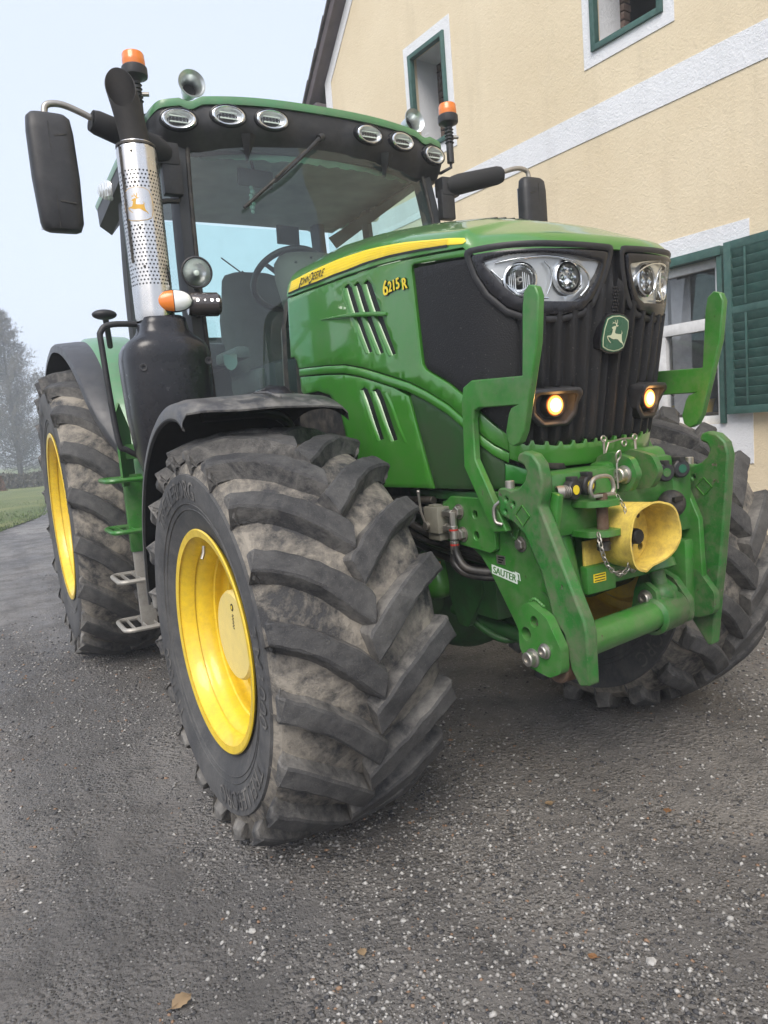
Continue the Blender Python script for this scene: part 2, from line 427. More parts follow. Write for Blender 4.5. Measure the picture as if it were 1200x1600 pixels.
# ------------------------------------------------------------------ ground
def lawn_edge(y): return -1.5 + .22*(y-12.4) + .15*sin(y*.9)      # x of the lawn border
def ground_h(x, y):
    h = .012*noise.noise(V((x*.9, y*.9, 0))) + .018*noise.noise(V((x*.3, y*.3, 5)))
    d = hypot(x+1.1, y+.2)
    h *= min(1., .25 + d*.25)
    
    return h
def axis_pts(a0, a1, fine0, fine1, d0, g):
    out = list(np.arange(fine0, fine1+1e-6, d0)); s = d0
    x = fine1
    while x < a1: s *= g; x += s; out.append(min(x, a1))
    x = fine0; s = d0
    while x > a0: s *= g; x -= s; out.insert(0, max(x, a0))
    return out
def build_ground():
    X = axis_pts(-400, 400, -4, 4, .09, 1.16); Y = axis_pts(-60, 700, -3, 7, .09, 1.14)
    vs = [(x, y, ground_h(x, y)-.004) for y in Y for x in X]; n = len(X)
    fs = [(j*n+i, j*n+i+1, (j+1)*n+i+1, (j+1)*n+i) for j in range(len(Y)-1) for i in range(n-1)]
    b = MB(); b.add(vs, fs, 'gravel_ground'); o = b.build('ground', smooth=True, angle=180); tag(o, kind='structure')
    # lawn sheet
    b = MB(); vs = []; nx = 26
    Yl = list(np.arange(8.4, 20, .5)) + list(np.arange(20, 120, 5))
    for y in Yl:
        x1 = lawn_edge(y)
        for i in range(nx):
            x = x1 - (i/(nx-1))**2*90
            vs.append((x, y, ground_h(x, y)+.03*min(1, i)+.02 + (0.05*noise.noise(V((x*.5, y*.5, 2))) if i else 0)))
    fs = [(j*nx+i, (j+1)*nx+i, (j+1)*nx+i+1, j*nx+i+1) for j in range(len(Yl)-1) for i in range(nx-1)]
    b.add(vs, fs, 'lawn_green'); o = b.build('lawn', smooth=True, angle=180); tag(o, kind='structure')
    # grass tufts on the lawn
    b = MB(); rnd = random.Random(3); vs = []; fs = []
    for i in range(9000):
        y = 8.5 + 14*rnd.random()**1.6; x = lawn_edge(y) + .12 - 7*rnd.random()**1.4
        h = .03+.05*rnd.random(); a = rnd.random()*pi; z = ground_h(x, y)+.03
        dx, dy = cos(a)*.012, sin(a)*.012; lx, ly = (rnd.random()-.5)*.05, (rnd.random()-.5)*.05
        k = len(vs); vs += [(x-dx, y-dy, z), (x+dx, y+dy, z), (x+lx, y+ly, z+h)]; fs.append((k, k+1, k+2))
    b.add(vs, fs, 'grass_blade'); o = b.build('grass', smooth=False); tag(o, 'short green grass tufts on the lawn left of the tractor', 'grass', kind='stuff')
    # stones, one scattered mass, built in one go
    R_ = np.random.default_rng(11); N = 150000
    r = .75 + 8.5*R_.random(N)**1.8; a = .51 + (R_.random(N)-.5)*1.30; x = -1.741 + r*np.sin(a); y = -2.412 + r*np.cos(a)
    nz = lambda f, s_: np.array([noise.noise(V((px*f, py*f, s_))) for px, py in zip(x, y)])
    dens = .36 + .95*nz(.9, 9.) + .45*nz(3.4, 1.) + np.where(x > -1.3, .16, -.12)
    keep = R_.random(N) < dens; x, y, r = x[keep], y[keep], r[keep]; N = len(x)
    size = .0015 + .0050*R_.random(N)**2.4 + np.where(R_.random(N) < .012, .005*R_.random(N), 0); size *= 1+.10*r
    base = np.array([(1, 0, 0), (.31, .95, 0), (-.81, .59, 0), (-.81, -.59, 0), (.31, -.95, 0), (.1, .1, .8), (0, 0, -.6)], float)
    P = base[None]*(.7+.6*R_.random((N, 7, 1))); P[:, :5, 2] += .35*(R_.random((N, 5))-.5)
    th = R_.random(N)*6.283; cs, sn = np.cos(th)[:, None], np.sin(th)[:, None]; sx = (1+.5*R_.random(N))[:, None]
    X = P[..., 0]*sx; Y = P[..., 1]; PX = X*cs-Y*sn; PY = X*sn+Y*cs
    gz = np.array([ground_h(px, py) for px, py in zip(x, y)])
    vs = np.stack([PX*size[:, None]+x[:, None], PY*size[:, None]+y[:, None], P[..., 2]*size[:, None]*.85+(gz-.004+size*.12)[:, None]], -1).reshape(-1, 3)
    tris = np.array([(i, (i+1) % 5, 5) for i in range(5)]+[((i+1) % 5, i, 6) for i in range(5)])
    F = (tris[None]+(np.arange(N)*7)[:, None, None]).reshape(-1, 3)
    me = bpy.data.meshes.new('gravel'); me.vertices.add(len(vs)); me.vertices.foreach_set('co', vs.ravel()); me.loops.add(len(F)*3); me.loops.foreach_set('vertex_index', F.ravel().astype(np.int32))
    me.polygons.add(len(F)); me.polygons.foreach_set('loop_start', (np.arange(len(F))*3).astype(np.int32)); me.polygons.foreach_set('loop_total', np.full(len(F), 3, np.int32))
    for q in range(5): me.materials.append(MATS['stone_%d' % q])
    me.polygons.foreach_set('material_index', np.repeat(R_.choice(5, N, p=(.24, .30, .30, .12, .04)), 10).astype(np.int32)); me.update(calc_edges=True)
    o = bpy.data.objects.new('gravel', me); COL.objects.link(o); tag(o, 'loose grey and pale gravel stones strewn over the dark yard', 'gravel', kind='stuff')
    # a few bigger single things lying on the yard
    def pebble(px, x, y, s, mat, label, sd):
        rr = random.Random(sd); bm = bmesh.new(); bmesh.ops.create_icosphere(bm, subdivisions=2, radius=1)
        for v in bm.verts: v.co = v.co*(.85+.25*noise.noise(v.co*1.7+V((sd, 0, 0)))) * V((1.2, .9, .6)).magnitude*.7; v.co.z *= .6
        mb = MB(); mb.bm(bm, mat, Matrix.Translation((0, 0, s*.3)) @ Euler((0, 0, rr.random()*6)).to_matrix().to_4x4() @ Matrix.Scale(s, 4))
        o = mb.build('stone', angle=25); o.location = (x, y, ground_h(x, y)-.004); tag(o, label, 'stone', 'single pale stones on the yard')
    for a in STONES: pebble(*a)
    def leaf(x, y, s, rz, mat, label, sd):
        pts = []; n = 9
        for i in range(n):
            t = i/(n-1); w = .42*sin(pi*t)**.7*(1+.15*sin(t*25+sd)); pts.append((t-.5, w, t))
        vs = [(p, w, .10*(abs(w)*1.2)+.05*sin(p*5+sd)) for p, w, _ in pts] + [(p, 0, .05*sin(p*5+sd)) for p, w, _ in pts] + [(p, -w, .12*(abs(w)*1.5)+.05*sin(p*5+sd)) for p, w, _ in pts]
        fs = [(i, i+1, n+i+1, n+i) for i in range(n-1)] + [(n+i, n+i+1, 2*n+i+1, 2*n+i) for i in range(n-1)]
        mb = MB(); mb.add([(p[0]*s, p[1]*s, p[2]*s+.006) for p in vs], fs, mat); mb.tube([(-.75*s, .02*s, .008), (-.5*s, 0, .006), (.5*s, 0, .008)], .0009, mat, 5)
        o = mb.build('leaf', angle=60); o.location = (x, y, ground_h(x, y)); o.rotation_euler = (0, 0, rz); tag(o, label, 'leaf', 'dead leaves on the yard')
    for a in LEAVES: leaf(*a)
def gpt(px, py):
    """ground point seen at a photo pixel (used once to place single stones and leaves)"""
    M = SC.camera.matrix_world; d = M.to_3x3() @ V(((px-600)/1113, -(py-800)/1113, -1)); o = M.translation
    t = -o.z/d.z; return o.x+d.x*t, o.y+d.y*t
STONES = [('s', *gpt(394, 1454), .011, 'stone_3', 'pinkish white stone alone on the bare ground in front of the near front wheel', 1),
          ('s', *gpt(630, 1437), .008, 'stone_3', 'small white stone on the dark gravel below the leaf pair', 2),
          ('s', *gpt(1141, 1434), .010, 'stone_3', 'flat white stone near the right edge of the yard', 3),
          ('s', *gpt(802, 1266), .012, 'stone_2', 'grey stone among the chips just in front of the near front tyre', 4),
          ('s', *gpt(1018, 1502), .014, 'stone_3', 'largest white stone at the bottom right of the yard', 5)]
LEAVES = [(*gpt(284, 1568), .055, .3, 'leaf_tan', 'curled tan leaf at the very bottom left of the yard', 1),
          (*gpt(566, 1490), .030, 1.4, 'leaf_tan', 'small tan leaf on grey gravel in the bottom middle', 2),
          (*gpt(1043, 1268), .034, .5, 'leaf_orange', 'orange brown leaf right of the shadow under the linkage', 3),
          (*gpt(926, 1497), .024, 2.2, 'leaf_orange', 'tiny rust coloured leaf in the lower right gravel', 4),
          (*gpt(858, 1256), .032, 2.9, 'leaf_tan', 'brown leaf beside the grey stone in front of the near tyre', 5)]
build_ground()
# ------------------------------------------------------------------ tractor root and wheels
TR = empty('tractor', (0, 0, 0), 'big green farm tractor with yellow wheels and folded front linkage in the yard', 'tractor')
def crown(a, W, R, drop):
    """outer lug radius over axial position a"""
    k = min(1, abs(a)/(W/2)); return R - drop*k**2.6
def make_tyre(name, R, W, rr, rw, lug_h, N, off, parent, zc, words, phase=0., wl=1., shift=.0):
    """axis along x, centre at the origin; off = -1 when the outer side faces -x"""
    hw = W/2; drop = .045*R/.7
    b = MB()
    prof = [(rr-.004, -rw/2), (rr+.012, -rw/2-.006), (rr+.035, -rw/2-.012), (rr+.07, -hw*.93), (rr+(R-rr)*.40, -hw*1.0), (rr+(R-rr)*.60, -hw*1.005), (R-lug_h-drop-.035, -hw*.975), (R-lug_h-drop-.006, -hw*.93), (R-lug_h-drop*.5, -hw*.78),
            (R-lug_h-drop*.15, -hw*.45), (R-lug_h, 0)]
    prof = prof + [(r, -a) for r, a in prof[:-1]][::-1]
    # finer sidewall through interpolation
    b.lathe(prof[:7], 'sidewall', (0, 0, 0), (1, 0, 0), 96)
    b.lathe(prof[6:-6], 'tyre_mud', (0, 0, 0), (1, 0, 0), 96)
    b.lathe(prof[-7:], 'sidewall', (0, 0, 0), (1, 0, 0), 96)
    # sidewall rings
    for s in (-1, 1):
        for q, w in ((.085, .004), (.105, .003)):
            r0 = rr+q; a0 = np.interp(r0, [p[0] for p in prof[:7]], [-p[1] for p in prof[:7]])
            b.lathe([(r0-w, s*(a0-.004)), (r0, s*(a0+.003)), (r0+w, s*(a0-.003))], 'sidewall', (0, 0, 0), (1, 0, 0), 96)
    rnd = random.Random(N)
    for side in (-1, 1):
        for i in range(N):
            th0 = phase + 2*pi*(i + (.5 if side > 0 else 0))/N
            secs = []; n = 13
            for k in range(n):
                q = k/(n-1); 
                a = -.012 + (hw*1.0+.012)*q                  # axial
                # sweep: shoulder end runs ahead of the nose
                cc = -(.40*R)*(1.15*q - .38*q*q)*wl
                wt = (.074 - .014*min(1, q*2.) + .014*max(0, q-.5))*R/.72 # top width
                secs.append((a, cc, wt, crown(a, W, R, drop)))
            rows = []
            dirv = 1
            for k, (a, cc, wt, rt) in enumerate(secs):
                a0 = secs[max(0, k-1)]; a1 = secs[min(n-1, k+1)]
                tx, tt = a1[0]-a0[0], a1[1]-a0[1]; L = hypot(tx, tt); tx /= L; tt /= L; nx_, nt_ = -tt, tx
                if k == 0: nx_, nt_ = .25, .97
                rb = np.interp(a, [-p[1] for p in prof[6:11]][::-1], [p[0] for p in prof[6:11]][::-1]) - .006
                rb = min(rb, rt-.02); ab = min(a, hw*.925)
                jw = 1+.07*(rnd.random()-.5)
                rows.append([((ab if r == rb else a) + nx_*w*jw, cc + nt_*w*jw, r) for w, r in ((-wt*.5-.017, rb), (-wt*.5-.003, rt-.006), (-wt*.5+.005, rt), (wt*.5-.005, rt), (wt*.5+.003, rt-.006), (wt*.5+.017, rb))])
            # shoulder: lug runs down the sidewall
            a, cc, wt, rt = secs[-1]
            for dr, da, ws in ((.016, .008, 1.15), (.036, .012, 1.35), (.056, .012, 1.4), (.066, -.006, 1.35)):
                r = rt-dr*R/.72
                pa = np.interp(r, [p[0] for p in prof[:10]], [-p[1] for p in prof[:10]])
                rb2 = min(r, R-lug_h-drop-.010); aa = pa + da; aa = max(aa, hw*1.01) if dr < .05 else aa; base = np.interp(rb2, [p[0] for p in prof[:10]], [-p[1] for p in prof[:10]]) - .008
                w = wt*ws*.5; cc += .004
                rows.append([(base, cc-w-.014, rb2), (aa-.004, cc-w-.002, r), (aa, cc-w+.004, r), (aa, cc+w-.004, r), (aa-.004, cc+w+.002, r), (base, cc+w+.014, rb2)])
            # nose cap
            f0 = rows[0]; nose = [(p[0]-.010, p[1]*1.0-.010, p[2] if j in (2, 3) else p[2]) for j, p in enumerate(f0)]
            def P(p):
                a, c, r = p; ph = th0 + c/R
                return (side*a, -r*sin(ph), r*cos(ph))
            m = 6; allr = rows
            vs = [P((p[0]+.0035*noise.noise(V((p[0]*40+i, p[1]*40, side*3))), p[1]+.005*noise.noise(V((p[0]*30, p[1]*30+i*2, side*5))), p[2]+(.004*noise.noise(V((p[0]*26+i*3, p[1]*26, 7))) if j in (1, 2, 3, 4) else 0))) for row in allr for j, p in enumerate(row)]
            top = []; sd = []
            for k in range(len(allr)-1):
                for j in range(m-1):
                    q = (k*m+j, k*m+j+1, (k+1)*m+j+1, (k+1)*m+j)
                    (top if (j in (1, 2, 3) and k < n-1) else sd).append(q)
            sd.append(tuple(range(m))[::-1]); sd.append(tuple((len(allr)-1)*m+j for j in range(m)))
            b.add(vs, top, 'lug_top'); b.add(vs, sd, 'lug_side')
    # raised sidewall lettering on the outer side
    def ring_text(txt, ang0, r0, h, flip, sidex):
        g, fs, asp = text_geo(txt, 1., 0.)
        wdt = asp*h; vs = []
        for x, y, z in g:
            rad = r0 + y*h; ang = ang0 + (x-.5)*wdt/(r0+h/2)*flip
            a0 = np.interp(rad, [p[0] for p in prof[:7]], [-p[1] for p in prof[:7]])
            vs.append((sidex*(a0+.0035), -rad*sin(ang)*1., rad*cos(ang)))
        b.add(vs, fs, 'lug_side')
        vs2 = [(v[0]-sidex*.0035, v[1], v[2]) for v in vs]
    for w_ in words: ring_text(*w_)
    b.v = [(x-off*shift, y, z) for x, y, z in b.v]
    # flatten the contact patch
    vv = []
    for x, y, z in b.v:
        r = hypot(y, z)
        if z < -zc+.002: 
            ex = (-zc+.002 - z); z = -zc+.002 + .04*ex; x *= 1+ex*1.2
        vv.append((x, y, z))
    b.v = vv
    o = b.build(name, parent, angle=32)
    return o
def make_rim(parent, rr, rw, disc, hub_r, off, rear=False):
    """off: outer side sign along x. disc: distance of the wheel disc inward of the outer flange"""
    b = MB(); h = rw/2*off
    t = .008
    # outer surface profile (radius, axial) from the outer flange inwards
    pr = [(rr-.012, h*1.0-off*.004), (rr+.012, h), (rr+.016, h-off*.004), (rr+.010, h-off*.012), (rr-.012, h-off*.016), (rr-.022, h-off*.03), (rr-.026, h-off*.055), (rr-.042, h-off*.075),
          (rr-.055, h-off*.095), (rr-.056, h-off*.125), (rr-.062, h-off*.130), (rr-.062, h-off*.150), (rr-.058, h-off*.156), (rr-.060, h-off*.175), (rr-.070, h-off*.185), (rr-.068, -h+off*.08), (rr-.02, -h+off*.03), (rr+.012, -h)]
    b.lathe(pr, 'yellow_paint', (0, 0, 0), (1, 0, 0), 72)
    b.lathe([(rr-.006, h*1.0-off*.0045), (rr-.010, h-off*.012), (rr-.030, h-off*.033), (rr-.036, h-off*.058)], 'yellow_paint', (0, 0, 0), (1, 0, 0), 72)
    rim = b.build('rim', parent, angle=40)
    # disc
    b = MB(); d = h - off*disc
    dr = rr-.066
    b.lathe([(dr, d-off*.02), (dr-.01, d-off*.005), (dr-.05, d), (hub_r+.09, d-off*.02), (hub_r+.07, d-off*.05), (hub_r+.02, d-off*.055), (0, d-off*.055)], 'yellow_paint', (0, 0, 0), (1, 0, 0), 64)
    di = b.build('wheel_disc', rim, angle=30)
    for k in range(10):
        a = 2*pi*k/10; b = MB(); c = V((d-off*.052, (hub_r+.045)*cos(a), (hub_r+.045)*sin(a)))
        b.lathe([(0, .030), (.010, .030), (.012, .012), (.0165, .012), (.0165, 0)], 'zinc', c, (off, 0, 0), 6)
        b.build('wheel_nut', rim, angle=30)
    return rim, d
def build_wheels():
    # --- front
    RF, WF, rf, rwf = .715, .575, .375, .48
    zf = .685
    for s in (-1, 1):
        w = bpy.data.objects.new('wheel_front', None); w.name = 'front_wheel'; COL.objects.link(w); w.parent = TR
        w.location = (s*(1.119-rwf/2), 0, zf); w.rotation_euler = (0, 0, .036)
        fl = 1 if s < 0 else -1
        words = [('TRELLEBORG', -.30 if s < 0 else .42, rf+.125, .062, 1, -1), ('TM1000', 1.55 if s < 0 else 3.2, rf+.125, .062, 1, -1), ('TRELLEBORG', 2.6 if s < 0 else 1.9, rf+.125, .062, 1, -1), ('TM1000', -2.1, rf+.125, .062, 1, -1),
                 ('ProgressiveTraction', 1.15, rf+.06, .030, 1, -1)]
        make_tyre('tyre', RF, WF, rf, rwf, .052, 20, s, w, zf, words, phase=.06, shift=.022)
        rim, d = make_rim(w, rf, rwf, .19, .155, s)
        # final drive hub with flat pale cap
        b = MB(); hd = d + s*.105
        b.lathe([(.16, d-s*.05), (.160, hd-s*.01), (.152, hd), (0, hd)], 'yellow_pale', (0, 0, 0), (1, 0, 0), 48)
        hub = b.build('hub_cap', w, angle=30)
        b = MB(); 
        for k in range(8):
            pass
        b.lathe([(0, .0015), (.013, .0015), (.013, -.002)], 'decal_black', (hd, -.02, .105), (s, 0, 0), 20)
        b.lathe([(0, .0022), (.007, .0022), (.007, -.002)], 'decal_yellow', (hd, -.02, .105), (s, 0, 0), 20)
        for q in range(9): b.box((hd+s*.001, -.022+.004*(q % 2), .078-.006*q), (.001, .012, .003), 'decal_black')
        b.build('hub_sticker', hub, angle=30)
        b = MB(); b.tube([(s*(rwf/2-.05), .11, rf-.06), (s*(rwf/2-.045), .105, rf-.085), (s*(rwf/2-.035), .10, rf-.105)], .006, 'zinc', 8); b.build('valve', rim)
    # --- rear
    RR, WR, rr, rwr = .975, .64, .545, .58
    zr = .950
    for s in (-1, 1):
        w = bpy.data.objects.new('rear_wheel', None); COL.objects.link(w); w.parent = TR
        w.location = (s*(1.297-rwr/2), 2.80, zr)
        words = [('TRELLEBORG', 1.05, rr+.15, .075, 1, -1), ('TRELLEBORG', -.6, rr+.15, .075, 1, -1)]
        make_tyre('tyre', RR, WR, rr, rwr, .055, 20, s, w, zr, words, phase=.1, shift=.02)
        rim, d = make_rim(w, rr, rwr, .24, .20, s)
        b = MB(); b.lathe([(.20, d-s*.05), (.19, d+s*.09), (.15, d+s*.11), (0, d+s*.11)], 'yellow_paint', (0, 0, 0), (1, 0, 0), 40)
        b.build('hub_cap', w, angle=30)
build_wheels()
# ------------------------------------------------------------------ bonnet surface: u runs round the plan from the nose (0), z up
def _tab():
    pts = []; n = 2.9
    for i in range(201):
        a = pi/2*i/200; pts.append((.42*sin(a)**(2/n), -.5-.36*cos(a)**(2/n)))
    for i in range(1, 141): pts.append((.42, -.5+i*.01))
    s = [0]
    for i in range(1, len(pts)): s.append(s[-1]+hypot(pts[i][0]-pts[i-1][0], pts[i][1]-pts[i-1][1]))
    return np.array(s), np.array(pts)
HS, HP = _tab()
def H0(u, z):
    a = abs(u); x = float(np.interp(a, HS, HP[:, 0])); y = float(np.interp(a, HS, HP[:, 1])); k = 1.83-z
    if y < -.5: y = -.5+(y+.5)*(.36-.17*k)/.36
    b = min(max((y+.6)/.6, 0), 1); W = (1-.12*k/.6)*(1-b)+(1+.03*min(k/.3, 1))*b
    return V((copysign(x*W, u), y, z))
def Hn(u, z):
    e = 4e-3; a = H0(u+e, z)-H0(u-e, z); b = H0(u, z+e)-H0(u, z-e); n = a.cross(b).normalized()
    c = H0(u, z)-V((0, .4, z)); c.z = 0
    return n if n.dot(c) > 0 else -n
def HM(u, z, w=0.): return H0(u, z)+Hn(u, z)*w if w else H0(u, z)
def patch(b, outline, mat, w=0., t=.02, step=.03, mapper=None, holes=[], bev=.004, wf=None, side_mat=None):
    """a panel cut to an outline in (u, z), laid on the bonnet surface with thickness and rolled edges"""
    mapper = mapper or HM
    loops = []
    for lp in [outline]+list(holes):
        out = []; n = len(lp)
        for i in range(n):
            a, c = V(lp[i]), V(lp[(i+1) % n]); k = max(1, int((c-a).length/step)); out += [a.lerp(c, j/k) for j in range(k)]
        loops.append(out)
    def area(lp): return sum(lp[i].x*lp[(i+1) % len(lp)].y-lp[(i+1) % len(lp)].x*lp[i].y for i in range(len(lp)))/2
    loops = [lp if (area(lp) > 0) == (i == 0) else lp[::-1] for i, lp in enumerate(loops)]
    def inset(lp, d):
        o = []; n = len(lp)
        for i in range(n):
            a, p, c = lp[i-1], lp[i], lp[(i+1) % n]; t1 = (p-a).normalized(); t2 = (c-p).normalized()
            nn = V((-(t1.y+t2.y), t1.x+t2.x)); 
            if nn.length < 1e-6: nn = V((-t1.y, t1.x))
            nn.normalize(); q = max(.45, nn.dot(V((-t1.y, t1.x)))); o.append(p+nn*d/q)
        return o
    ins = [inset(lp, bev) for lp in loops]
    pts = []; edges = []; K = 0; ranges = []
    for lp in ins:
        k = len(pts); pts += lp; edges += [(k+i, k+(i+1) % len(lp)) for i in range(len(lp))]; ranges.append((k, len(lp)))
    xs = [p.x for p in pts]; ys = [p.y for p in pts]
    def inside(x, y, lp):
        c = False; j = len(lp)-1
        for i in range(len(lp)):
            if (lp[i].y > y) != (lp[j].y > y) and x < (lp[j].x-lp[i].x)*(y-lp[i].y)/(lp[j].y-lp[i].y)+lp[i].x: c = not c
            j = i
        return c
    allb = [p for lp in ins for p in lp]; B = np.array([(p.x, p.y) for p in allb])
    for x in np.arange(min(xs)+step*.5, max(xs), step):
        for y in np.arange(min(ys)+step*.5, max(ys), step):
            if inside(x, y, ins[0]) and not any(inside(x, y, h) for h in ins[1:]):
                if ((B-[x, y])**2).sum(1).min() > (step*.45)**2: pts.append(V((x, y)))
    vv, fs, orig = tri(pts, edges, ins)
    wfun = wf or (lambda u, z: 0.)
    vs = [mapper(p.x, p.y, w+wfun(p.x, p.y)) for p in vv]
    inv = {}
    for i, o in enumerate(orig):
        for q in o: inv[q] = i
    b.add(vs, fs, mat)
    off = len(b.v)-len(vs)
    for (k, n), lp in zip(ranges, loops):
        # outer edge ring a little lower, then the turned-in flange
        base = len(b.v)
        b.v += [tuple(mapper(p.x, p.y, w-bev*.6+wfun(p.x, p.y))) for p in lp] + [tuple(mapper(p.x, p.y, w-t)) for p in lp]
        mi = b.mi(side_mat or mat)
        for i in range(n):
            j = (i+1) % n; a, c = off+inv[k+i], off+inv[k+j]
            b.f.append((base+i, base+j, c, a)); b.m.append(b.mi(mat))
            b.f.append((base+n+i, base+n+j, base+j, base+i)); b.m.append(mi)
    return b
def mir(lp): return [(-u, z) for u, z in lp]
def offset_poly(lp, d):
    o = []; n = len(lp); P = [V(p) for p in lp]
    ar = sum(P[i].x*P[(i+1) % n].y-P[(i+1) % n].x*P[i].y for i in range(n)); sg = 1 if ar > 0 else -1
    for i in range(n):
        t1 = (P[i]-P[i-1]).normalized(); t2 = (P[(i+1) % n]-P[i]).normalized(); nn = V((t1.y+t2.y, -(t1.x+t2.x)))
        nn = nn.normalized()*sg; q = max(.5, abs(nn.dot(V((t1.y, -t1.x))))); o.append(tuple(P[i]+nn*d/q))
    return o
SEAM = [(-1.83, 1.992), (-1.65, 1.983), (-1.50, 1.973), (-1.236, 1.958), (-1.005, 1.941), (-.806, 1.918), (-.636, 1.894), (-.564, 1.883), (-.48, 1.873), (-.462, 1.848)]
def seam_z(u): return float(np.interp(-abs(u), [p[0] for p in SEAM], [p[1] for p in SEAM]))
def lip_z(u):
    a = abs(u); return float(np.interp(a, [0, .22, .387, .467, .50], [1.838, 1.836, 1.842, 1.846, 1.874])) if a < .5 else seam_z(u)
def shoulder_h(u): return float(np.interp(abs(u), [0, .40, .50, .60, .8, 1.2, 1.83], [.046, .046, .048, .050, .060, .082, .082]))
def capmap(u, z, w=0.):
    """side of the top cover, leaning in above the seam"""
    zt = lip_z(u); p = H0(u, zt); h = max(0, z-zt); nn = Hn(u, 1.84); nn.z = 0; nn.normalize()
    kk = float(np.interp(abs(u), [0, .40, .56, .8], [13., 12., 7., 4.2])); return V((p.x, p.y, z)) - nn*(kk*h*h-w-.004)
def emblem_shapes():
    """a leaping deer, unit square coordinates traced once"""
    body = [(480, 575), (500, 560), (530, 548), (560, 535), (590, 530), (604, 548), (598, 600), (585, 650), (583, 700), (620, 716), (700, 722), (765, 718), (785, 735), (790, 800), (800, 860), (820, 905), (850, 935), (866, 990), (862, 1000), (850, 985), (822, 942),
            (760, 915), (715, 880), (680, 850), (620, 842), (560, 852), (500, 838), (430, 808), (392, 802), (410, 850), (450, 900), (488, 935), (480, 950), (430, 905), (392, 860), (362, 795), (375, 778), (430, 768), (478, 758), (500, 700), (512, 640), (515, 605), (490, 602)]
    tail = [(765, 722), (775, 680), (762, 630), (768, 632), (795, 690), (792, 724)]
    ant = [[(604, 545), (592, 500), (560, 470), (510, 480), (478, 505), (505, 466), (488, 432), (512, 452), (560, 456), (580, 466), (545, 400), (565, 402), (598, 466), (612, 472), (622, 430), (612, 380), (634, 395), (636, 440), (622, 505), (640, 522), (675, 516), (645, 545)]]
    return [body, tail]+ant
def put_shape(b, pts, mat, mp, th=.0):
    """fills a polygon given in 2D and maps it to 3D"""
    n = len(pts); vv, ff, _o = tri(pts, [(i, (i+1) % n) for i in range(n)], [pts])
    b.add([mp(p.x, p.y) for p in vv], ff, mat)
